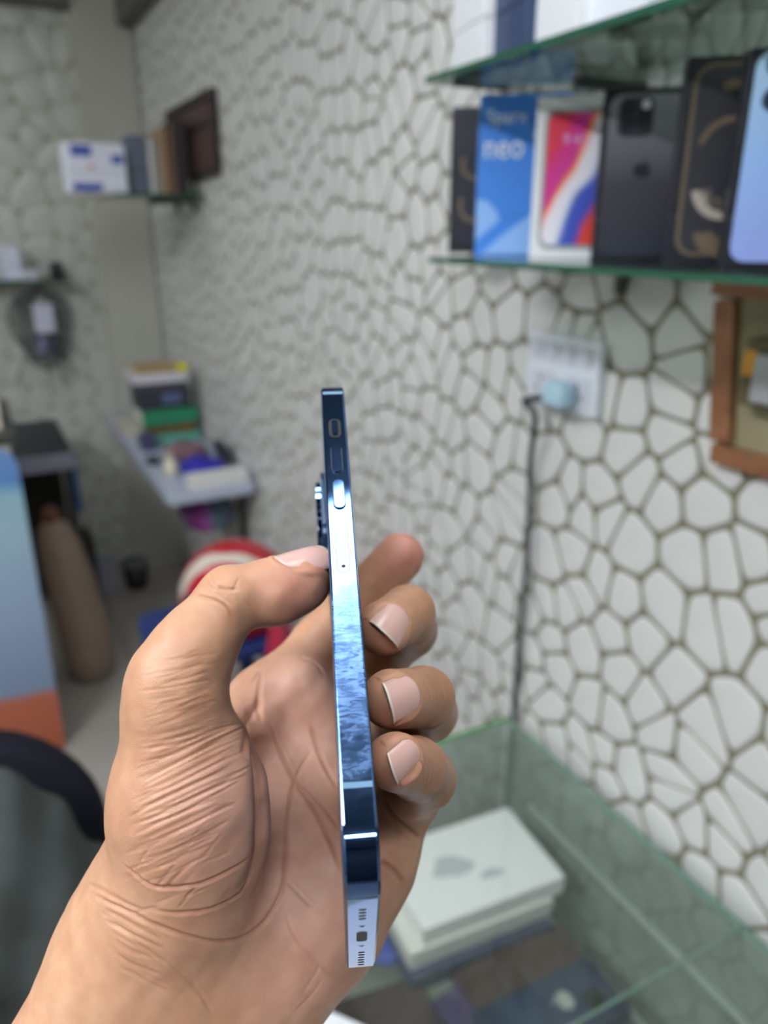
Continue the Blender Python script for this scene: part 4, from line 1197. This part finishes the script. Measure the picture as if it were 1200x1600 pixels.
# cloths
def lump(name, ctr, size, m, label, cat, seed=1, amp=.25, flatbase=True, rz=0, nseg=28):
    r = random.Random(seed); ph = [r.uniform(0, 6) for _ in range(6)]
    bm = bmesh.new(); bmesh.ops.create_uvsphere(bm, u_segments=nseg, v_segments=nseg // 2, radius=1)
    for v in bm.verts:
        p = v.co.copy()
        k = 1 + amp * (.5 * math.sin(5 * p.x + ph[0]) * math.sin(4 * p.y + ph[1]) + .35 * math.sin(9 * p.y + 3 * p.z + ph[2]) + .25 * math.sin(13 * p.x + 5 * p.z + ph[3]))
        p *= k
        z_ = p.z
        if flatbase: z_ = max(p.z, -.6) + .6
        v.co = Vector((p.x * size[0], p.y * size[1], z_ * size[2]))
    o = link(name, mesh_of(bm, name, True), m, None, ctr); o.rotation_euler.z = rz
    if label: tag(o, label, cat)
    return o
lump('blue_cloth', (.595, 2.44, DZ + .0005), (.068, .080, .026), mat('cloth_royal', srgb(48, 44, 168), .8), 'royal blue bunched cloth on the desk behind the white box', 'cloth', 4, rz=.3)
lump('dusky_cloth', (.590, 2.63, DZ + .0005), (.072, .075, .030), mat('cloth_dusky', srgb(128, 96, 102), .8), 'dusky pink bunched cloth between blue cloth and book pile', 'cloth', 8)
bt = empty('cream_bottle', (.492, 2.435, DZ + .0005), (0, 0, .2)); tag(bt, 'small cream bottle left of the blue cloth on the desk', 'bottle')
link('body', lathe_mesh([(.018, 0), (.02, .004), (.02, .040), (.012, .052), (.010, .058)], 16), mat('cream_plastic', srgb(222, 214, 190), .4), bt)
link('cap', lathe_mesh([(.011, .058), (.011, .072), (.009, .074)], 16), mat('cap_ivory', srgb(205, 198, 176), .4), bt)
simple_box('white_box', .600, 2.275, DZ + .0005, (.185, .055, .040), M_('white_front', (222, 222, 218)), 'long white box along the desk\'s near edge', rz=.04)
lump('black_pouch', (.470, 2.60, DZ + .0005), (.024, .040, .014), mat('pouch_black', srgb(52, 54, 60), .7), 'small dark pouch at the desk\'s left edge', 'pouch', 3)
lump('dark_bag', (.694, 2.54, DZ + .0005), (.012, .10, .040), mat('bag_dark', srgb(52, 54, 64), .7), 'dark soft bag against the wall on the desk', 'bag', 13)
# bag under the desk
hb = lump('purple_bag', (.60, 2.42, .565), (.085, .09, .070), ramp_mat('bag_purple', [(0, srgb(70, 40, 80)), (.45, srgb(140, 55, 140)), (.6, srgb(90, 120, 140)), (1, srgb(90, 100, 120))], 'X', -.08, .08, .6, (14, .05)), 'purple and teal bag hung under the desk', 'bag', 5)
lp = link('strap', tube_mesh([(-.02, 0, .10), (-.01, 0, .150), (.02, 0, .150), (.03, 0, .10)], .004, 8), mat('strap_dark', srgb(50, 45, 60), .7), hb)

# ================================================================== helmet on a blue stool
hc = on_y(368, 912, 1.72)
M_HEL = bpy.data.materials.new('helmet_shell'); M_HEL.use_nodes = True; nt = M_HEL.node_tree
b = nt.nodes['Principled BSDF']; b.inputs['Roughness'].default_value = .25
tc = nt.nodes.new('ShaderNodeTexCoord'); mp = nt.nodes.new('ShaderNodeMapping'); mp.inputs['Rotation'].default_value = (.3, .5, .4)
wv = nt.nodes.new('ShaderNodeTexWave'); wv.wave_type = 'RINGS'; wv.inputs['Scale'].default_value = 3.6; wv.inputs['Distortion'].default_value = 3.0; wv.inputs['Detail'].default_value = 1; wv.inputs['Detail Scale'].default_value = 2
rp = nt.nodes.new('ShaderNodeValToRGB'); rp.color_ramp.interpolation = 'CONSTANT'
e = rp.color_ramp.elements; e[0].color = srgb(178, 26, 44); e[1].position = .62; e[1].color = srgb(214, 204, 190)
q = e.new(.54); q.color = srgb(206, 80, 110)
nt.links.new(tc.outputs['Object'], mp.inputs[0]); nt.links.new(mp.outputs[0], wv.inputs[0]); nt.links.new(wv.outputs[0], rp.inputs[0]); nt.links.new(rp.outputs[0], b.inputs['Base Color'])
hel = empty('helmet', (hc.x, hc.y, hc.z - .10), (0, 0, -1.95)); tag(hel, 'red and white swirled helmet standing on a dark blue stool', 'helmet')
bm = bmesh.new(); bmesh.ops.create_uvsphere(bm, u_segments=40, v_segments=24, radius=1)
for v in bm.verts:
    p = v.co
    v.co = Vector((p.x * .148 * (1 + .06 * max(0, -p.z)), p.y * .138, (p.z * .128 if p.z > -.62 else -.62 * .128) + .082))
link('shell', mesh_of(bm, 'shell', True), M_HEL, hel)
bm = bmesh.new(); bmesh.ops.create_uvsphere(bm, u_segments=40, v_segments=20, radius=1)
bmesh.ops.delete(bm, geom=[v for v in bm.verts if not (abs(math.atan2(v.co.y, v.co.x)) < 1.05 and -.25 < v.co.z < .42)], context='VERTS')
for v in bm.verts: v.co = Vector((v.co.x * .153, v.co.y * .143, v.co.z * .132 + .082))
link('visor', mesh_of(bm, 'visor', True), mat('visor_navy', srgb(38, 44, 62), .12), hel)
box('chin_strap', (.02, .20, .012), mat('strap_black', srgb(25, 25, 30), .6), hel, c=(.06, 0, .006), bevel=.003)
stz = hel.location.z - .0006
st = empty('stool', (hc.x - .08, hc.y, 0)); tag(st, 'dark blue plastic stool under the red helmet', 'stool')
M_STOOL = mat('stool_blue', srgb(34, 52, 112), .4); 
link('seat', prism_mesh(rr_pts(.30, .30, .05, 6), stz - .03, stz, .004), M_STOOL, st)
for sx1 in (-1, 1):
    for sy1 in (-1, 1):
        link('leg', tube_mesh([(sx1 * .12, sy1 * .12, stz - .03), (sx1 * .155, sy1 * .155, 0.0)], [.022, .017], 8), M_STOOL, st)
for s1 in (-1, 1):
    box('stretcher', (.26, .015, .03), M_STOOL, st, c=(0, s1 * .138, stz * .5), bevel=.002)
cbag = lump('crimson_bag', (.512, 1.475, .0015), (.072, .066, .415), mat('cloth_crimson', srgb(160, 24, 54), .8), 'crimson bag seen in the gap under the thumb', 'bag', 6, amp=.12)
link('dark_panel', box_mesh((.010, .08, .10), (-.050, .0, .50), .004), mat('panel_dark', srgb(30, 34, 46), .7), cbag)
link('strap', tube_mesh(smooth_path([(0, -.02, .60), (0, -.02, .66), (0, .02, .66), (0, .02, .60)], 5), .005, 8), bpy.data.materials['panel_dark'], cbag)

# ================================================================== printed counter at the left and things round it
ct = empty('front_counter', (-.62, 2.45, 0)); tag(ct, 'shop counter with a sky blue and orange printed front at left edge', 'counter')
M_PRINT = ramp_mat('print_sky', [(0, srgb(168, 86, 60)), (.235, srgb(186, 104, 78)), (.26, srgb(130, 148, 178)), (.5, srgb(150, 170, 200)), (.76, srgb(160, 190, 208)), (.88, srgb(150, 190, 205)), (.92, srgb(96, 140, 200)), (1, srgb(110, 150, 205))], 'Z', 0, .98, .35, (5, .06))
cw = 1.33
box('body', (cw - .02, .48, .965), mat('counter_cream', srgb(188, 180, 165), .5), ct, c=(0, 0, .4825), bevel=.004)
out = [(-cw / 2, 0), (cw / 2, 0)] + [(cw / 2 - .06 + .06 * math.cos(math.radians(a)), .90 + .06 * math.sin(math.radians(a))) for a in range(0, 91, 15)] + [(-cw / 2, .96)]
pn = link('printed_panel', prism_mesh(out, 0, .008), M_PRINT, ct); pn.matrix_local = Matrix(((1, 0, 0, 0), (0, 0, -1, -.241), (0, 1, 0, .002), (0, 0, 0, 1)))
# material coordinates: panel-local y is up
for n in M_PRINT.node_tree.nodes:
    if n.type == 'SEPXYZ':
        mrn = [x for x in M_PRINT.node_tree.nodes if x.type == 'MATH' ][0]
        M_PRINT.node_tree.links.new(n.outputs[1], mrn.inputs[2])
box('counter_top', (cw + .02, .50, .03), mat('counter_top_dark', srgb(62, 66, 62), .4), ct, c=(0, 0, .9805), bevel=.004)
simple_box('cream_carton', -.115, 2.36, .9965, (.28, .20, .085), M_('cream_carton', (222, 210, 198)), 'cream carton standing on the counter at the left edge')
# dark side table with a blue leg
tb = empty('side_table', (.03, 3.0, 0)); tag(tb, 'low dark table with a pale front edge beyond the printed counter', 'table')
TZ = .79
box('table_top', (.40, .55, .03), mat('table_dark', srgb(34, 38, 46), .5), tb, c=(0, 0, TZ - .015), bevel=.003)
box('front_rail', (.40, .015, .055), mat('rail_lavender', srgb(150, 150, 166), .5), tb, c=(0, -.2835, TZ - .0275), bevel=.002)
box('back_board', (.36, .02, .70), mat('board_dark', srgb(44, 44, 44), .7), tb, c=(-.01, .24, .40), bevel=.002)
for x in (-.175, .175):
    for y in (-.245, .22):
        box('leg', (.025, .025, TZ - .031), bpy.data.materials['board_dark'], tb, c=(x, y, (TZ - .031) / 2), bevel=.003)
box('side_apron', (.018, .40, .19), mat('apron_blue', srgb(62, 92, 140), .5), tb, c=(.200, -.06, TZ - .127), bevel=.002)
# sack on the floor
M_SACK = mat('sack_beige', srgb(150, 132, 116), .9, noise=30, noise_amt=.12, bump=.4, bump_scale=120)
bm = bmesh.new(); prof = [(0.06, 0), (.078, .012), (.084, .10), (.083, .25), (.078, .40), (.070, .50), (.055, .57), (.028, .60), (.022, .615)]
rings = []
for r_, z_ in prof:
    rings.append([bm.verts.new((r_ * (1 + .05 * math.sin(3 * a + 9 * z_)) * math.cos(a) - .05 * (z_ / .6) ** 1.5, r_ * (1 + .05 * math.cos(4 * a)) * math.sin(a), z_)) for a in [2 * math.pi * k / 28 for k in range(28)]])
for i in range(len(rings) - 1):
    for k in range(28): bm.faces.new((rings[i][k], rings[i][(k + 1) % 28], rings[i + 1][(k + 1) % 28], rings[i + 1][k]))
bm.faces.new(rings[0][::-1]); bm.faces.new(rings[-1])
sk = link('cloth_sack', mesh_of(bm, 'sack', True), M_SACK, None, (.178, 2.60, .0015)); tag(sk, 'tall beige cloth sack standing on the floor by the printed counter', 'sack')
link('brown_tie', lathe_mesh([(.026, .598), (.034, .606), (.034, .626), (.026, .640), (.010, .652)], 14), mat('tie_brown', srgb(104, 66, 54), .8), sk).location.x = -.054
f1, f2 = on_z(172, 925, 0), on_z(218, 922, 0)
simple_box('lavender_box', f1.x, f1.y + .04, .0015, (.10, .09, .145), M_('lavender', (160, 158, 172)), 'pale lavender box standing on the floor by the back wall')
bn = empty('dark_bin', (f2.x, f2.y + .04, .0015)); tag(bn, 'small black bin on the floor right of the lavender box', 'bin')
link('tub', lathe_mesh([(.044, 0), (.046, .004), (.054, .105), (.050, .105), (.045, .01)], 20), mat('bin_black', srgb(26, 26, 34), .5), bn)
link('rim', lathe_mesh([(.0545, .102), (.057, .104), (.057, .125), (.0545, .127)], 20), mat('bin_grey', srgb(110, 110, 112), .6), bn)
f3_ = on_z(140, 900, 0)
simple_box('black_case', f3_.x - .02, f3_.y - .25, .0015, (.06, .16, .30), M_('black_case', (40, 40, 42)), 'black upright case on the floor behind the beige sack')

# ================================================================== far shelf with boxes (right wall, far end)
fs = glass_shelf('glass_shelf', .45, ROOM_R - .002, 2.60, 3.05, 1.604, .009, 'small far glass shelf near the corner with boxes on it', None, (2.72, 2.95))
FZ = 1.6044
r = simple_box('supply_box', .398, 2.655, FZ, (.165, .10, .135), M_('supply_white', (224, 226, 240)), 'white box with blue bands overhanging the far shelf', rz=.12)
M_PB = mat('print_blue', srgb(74, 92, 176), .5)
for (x_, z_, w_, h_) in ((-.045, .112, .06, .03), (-.035, .014, .085, .022), (.058, .092, .035, .026)):
    q = face_panel('blue_band', rr_pts(w_, h_, .003, 3), M_PB, r, .165, .10, .135); q.location.z = z_; q.location.x = x_
q = face_panel('red_mark', rr_pts(.02, .008, .002, 3), mat('print_red', srgb(210, 120, 120), .5), r, .165, .10, .135); q.location.z = .07; q.location.x = -.02
xs_ = .505
for (nm, wd, h_, dp, c_, lab) in (('slate_box', .050, .165, .14, (88, 98, 116), 'slate grey box upright beside the blue and white box'),
                                  ('white_book', .018, .155, .14, (205, 203, 200), 'thin white book upright on the far shelf'),
                                  ('grey_book', .016, .16, .14, (160, 156, 152), 'thin grey book upright on the far shelf'),
                                  ('tan_book', .022, .185, .14, (168, 138, 104), 'tan book upright left of the dark brown one'),
                                  ('brown_book', .026, .195, .14, (112, 84, 68), 'brown book upright next to the black folder'),
                                  ('black_folder', .036, .215, .15, (46, 38, 42), 'black folder at the right end of the far shelf')):
    if 'book' in nm:
        r = empty(nm, (xs_ + wd / 2, 2.70, FZ), (0, 0, 0)); tag(r, lab, 'book'); m_ = M_(nm, c_)
        box('cover', (.0025, dp, h_), m_, r, c=(-wd / 2 + .00125, 0, h_ / 2), bevel=.0006); box('cover', (.0025, dp, h_), m_, r, c=(wd / 2 - .00125, 0, h_ / 2), bevel=.0006)
        box('spine', (wd, .0025, h_), m_, r, c=(0, -dp / 2 + .00125, h_ / 2), bevel=.0006); box('pages', (wd - .0056, dp - .006, h_ - .008), bpy.data.materials['pages'], r, c=(0, 0, h_ / 2), bevel=0)
    else: simple_box(nm, xs_ + wd / 2, 2.70, FZ, (wd, dp, h_), M_(nm, c_), lab)
    xs_ += wd + .001
# dark carved panel hung on the wall in front of it
cp_ = empty('carved_panel', (ROOM_R - .003, 2.675, 1.665), (0, 0, 0)); tag(cp_, 'dark brown carved wall panel right of the far shelf\'s books', 'wall panel')
M_CARV = mat('carved_brown', srgb(84, 62, 58), .6, noise=60, noise_amt=.35); M_CARV2 = mat('carved_dark', srgb(52, 40, 40), .6)
box('panel', (.012, .54, .20), M_CARV, cp_, c=(-.006, 0, .10), bevel=0)
for nm, s_, c_ in (('frame_rail', (.022, .56, .022), (-.011, 0, -.001)), ('frame_rail', (.022, .56, .022), (-.011, 0, .201)), ('frame_stile', (.022, .022, .18), (-.011, .269, .10)), ('frame_stile', (.022, .022, .18), (-.011, -.269, .10)), ('cross_rail', (.018, .516, .014), (-.014, 0, .13))):
    box(nm, s_, M_CARV2, cp_, c=c_, bevel=.003)

# ================================================================== left end of the back wall
gs = empty('back_glass_shelf', (.02, 3.42, 1.308)); tag(gs, 'glass shelf on the back wall at the left edge', 'shelf')
box('pane', (.70, .15, .009), M_GLASS, gs, c=(0, 0, .0045), bevel=0); box('front_edge', (.70, .002, .009), M_GEDGE, gs, c=(0, -.076, .0045), bevel=0)
for x in (-.2, .25): box('bracket', (.012, .12, .012), M_STEEL, gs, c=(x, .012, -.0065), bevel=.002)
BZ = 1.3175
simple_box('white_pack', .165, 3.42, BZ, (.07, .06, .125), M_('white_pack', (214, 218, 236)), 'tall white pack on the back wall shelf')
simple_box('low_white_pack', .225, 3.40, BZ, (.06, .06, .035), M_('white_low', (206, 208, 222)), 'low white pack beside the tall one on the back shelf')
simple_box('white_pack', .085, 3.42, BZ, (.08, .06, .06), M_('white_pack2', (205, 208, 220)), 'short white pack at the picture\'s left border')
jr = empty('black_jar', (.325, 3.405, BZ)); tag(jr, 'small black jar at the right end of the back shelf', 'jar')
link('body', lathe_mesh([(.024, 0), (.027, .004), (.027, .042), (.024, .046)], 18), mat('jar_black', srgb(22, 26, 32), .4), jr)
link('lid', lathe_mesh([(.025, .046), (.025, .060), (.022, .062)], 18), mat('jar_lid', srgb(40, 42, 46), .4), jr)
# cables with chargers
cb = empty('cable_bundle', (.25, 3.485, 1.26)); tag(cb, 'bundle of grey cables hanging with two chargers on back wall', 'cables')
M_CAB = mat('cable_grey', srgb(112, 112, 112), .6); M_CABD = mat('cable_dark', srgb(70, 72, 80), .6)
link('hook', tube_mesh([(0, .01, .02), (0, -.02, .02), (0, -.026, .03)], .004, 8), M_STEEL, cb)
R_ = random.Random(4)
for i in range(7):
    wl, wr = -.03 - .012 * i, .03 + .011 * i; dp = -.20 - .022 * (i % 4)
    P_ = [(0, -.02, .016), (wl, -.02, -.03), (wl * 1.15, -.024, dp * .6), (wl * .7 + R_.uniform(-.02, .02), -.022, dp), (0, -.026, dp - .03), (wr * .8, -.022, dp * .95), (wr * 1.1, -.024, dp * .5), (wr, -.02, -.03), (0.002, -.022, .018)]
    link('cable', tube_mesh(smooth_path(P_, 6), .004, 7), M_CAB if i % 3 else M_CABD, cb)
for i, (x0, x1, z1) in enumerate(((-.05, -.14, -.36), (-.01, .0, -.42), (.04, .05, -.38), (.05, .12, -.24), (.03, .10, -.34))):
    link('cable', tube_mesh(smooth_path([(x0, -.02, -.16), (x0 + (x1 - x0) * .5, -.022, z1 * .6 - .05), (x1, -.015, z1)], 6), .0035, 7), M_CAB, cb)
link('charger_white', box_mesh((.075, .035, .115), (.005, -.048, -.095), .008), mat('charger_white', srgb(206, 208, 226), .4), cb)
link('charger_dark', box_mesh((.040, .03, .070), (.030, -.045, -.195), .005), mat('charger_dark', srgb(58, 60, 76), .5), cb)
link('charger_violet', box_mesh((.034, .03, .070), (-.016, -.045, -.200), .005), mat('charger_violet', srgb(118, 120, 156), .5), cb)

# ================================================================== chair and jacket, lower left
ch = empty('office_chair', (-.21, .86, 0)); tag(ch, 'navy office chair with a rounded back, lower left corner', 'chair')
M_NAVYF = mat('chair_navy', srgb(9, 11, 24), .8, spec=.25)
bm = bmesh.new(); bw, bh = .26, .44
nu, nv = 20, 16; G = []
o_ = rr_pts(2 * bw, bh, .13, 8)
me = prism_mesh(o_, -.03, .03, .012)
for v in me.vertices:
    x, y, z_ = v.co
    v.co = (x, z_ - .9 * x * x, y)
for p in me.polygons: p.use_smooth = True
bk = link('backrest', me, M_NAVYF, ch, (0, -.0, .735)); bk.rotation_euler.x = -.12
link('seat', prism_mesh(rr_pts(.46, .44, .08, 6), .42, .49, .015), M_NAVYF, ch, (0, .24, 0))
M_CB = mat('chair_black', srgb(20, 20, 22), .5)
link('back_bar', tube_mesh(smooth_path([(0, .24, .41), (0, .03, .40), (0, -.05, .46), (0, -.03, .62)], 5), .02, 10), M_CB, ch)
link('gas_column', lathe_mesh([(.03, .08), (.03, .30), (.02, .30), (.02, .42)], 16), M_CB, ch, (0, .24, 0))
for k in range(5):
    a = 2 * math.pi * k / 5 + .3
    lg = link('leg', tube_mesh([(0, .24, .10), (.27 * math.cos(a), .24 + .27 * math.sin(a), .07)], [.024, .016], 8), M_CB, ch)
    bm = bmesh.new(); bmesh.ops.create_cone(bm, cap_ends=True, segments=16, radius1=.026, radius2=.026, depth=.03)
    bmesh.ops.rotate(bm, matrix=Matrix.Rotation(math.pi / 2, 3, 'X'), verts=bm.verts)
    link('caster', mesh_of(bm), M_CB, lg, (.27 * math.cos(a), .24 + .27 * math.sin(a), .0275))
def jacket():
    fl = Field((-520, 470, 520), (70, 800, 1080), 7.0)
    fl.d[:] = 200; d = fl.d
    J_ = [((-420, 690, 915), 70, (-80, 690, 938), 62), ((-80, 690, 938), 62, (-12, 672, 880), 48), ((-60, 680, 940), 70, (-45, 640, 700), 80),
          ((-10, 655, 890), 42, (-30, 630, 690), 52), ((-200, 680, 930), 80, (-190, 640, 680), 95), ((-380, 690, 920), 80, (-360, 650, 690), 90),
          ((-45, 640, 700), 80, (-55, 620, 600), 66), ((-190, 640, 680), 95, (-190, 620, 600), 70)]
    for a, ra, b, rb in J_: fl.cone(d, a, ra, b, rb, 30)
    X, Y, Z = [fl.ax[0][:, None, None], fl.ax[1][None, :, None], fl.ax[2][None, None, :]]
    d += (7 * np.sin(X * .045 + .9 * np.sin(Z * .017) + Y * .02) * np.sin(Z * .016 + X * .02) + 4 * np.sin(X * .10 - Z * .035) + 3 * np.sin(Z * .06 + X * .05)).astype(np.float32)
    import openvdb
    g = openvdb.FloatGrid(200.0); g.copyFromArray(d)
    pts, quads = g.convertToQuads(0.0); pts = (fl.lo + pts.astype(float) * fl.vox) * .001
    me = bpy.data.meshes.new('jacket'); me.from_pydata(pts.tolist(), [], quads.tolist())
    bm = bmesh.new(); bm.from_mesh(me)
    if bm.calc_volume(signed=True) < 0: bmesh.ops.reverse_faces(bm, faces=bm.faces)
    bm.to_mesh(me); bm.free()
    for p in me.polygons: p.use_smooth = True
    m = mat('jacket_grey_green', srgb(64, 69, 67), .9, spec=.2, noise=16, noise_amt=.42, bump=.5, bump_scale=300)
    o = link('jacket', me, m); tag(o, 'grey-green speckled jacket draped in front of the navy chair back', 'jacket')
    return o
jacket()
build_phone()
make_person()
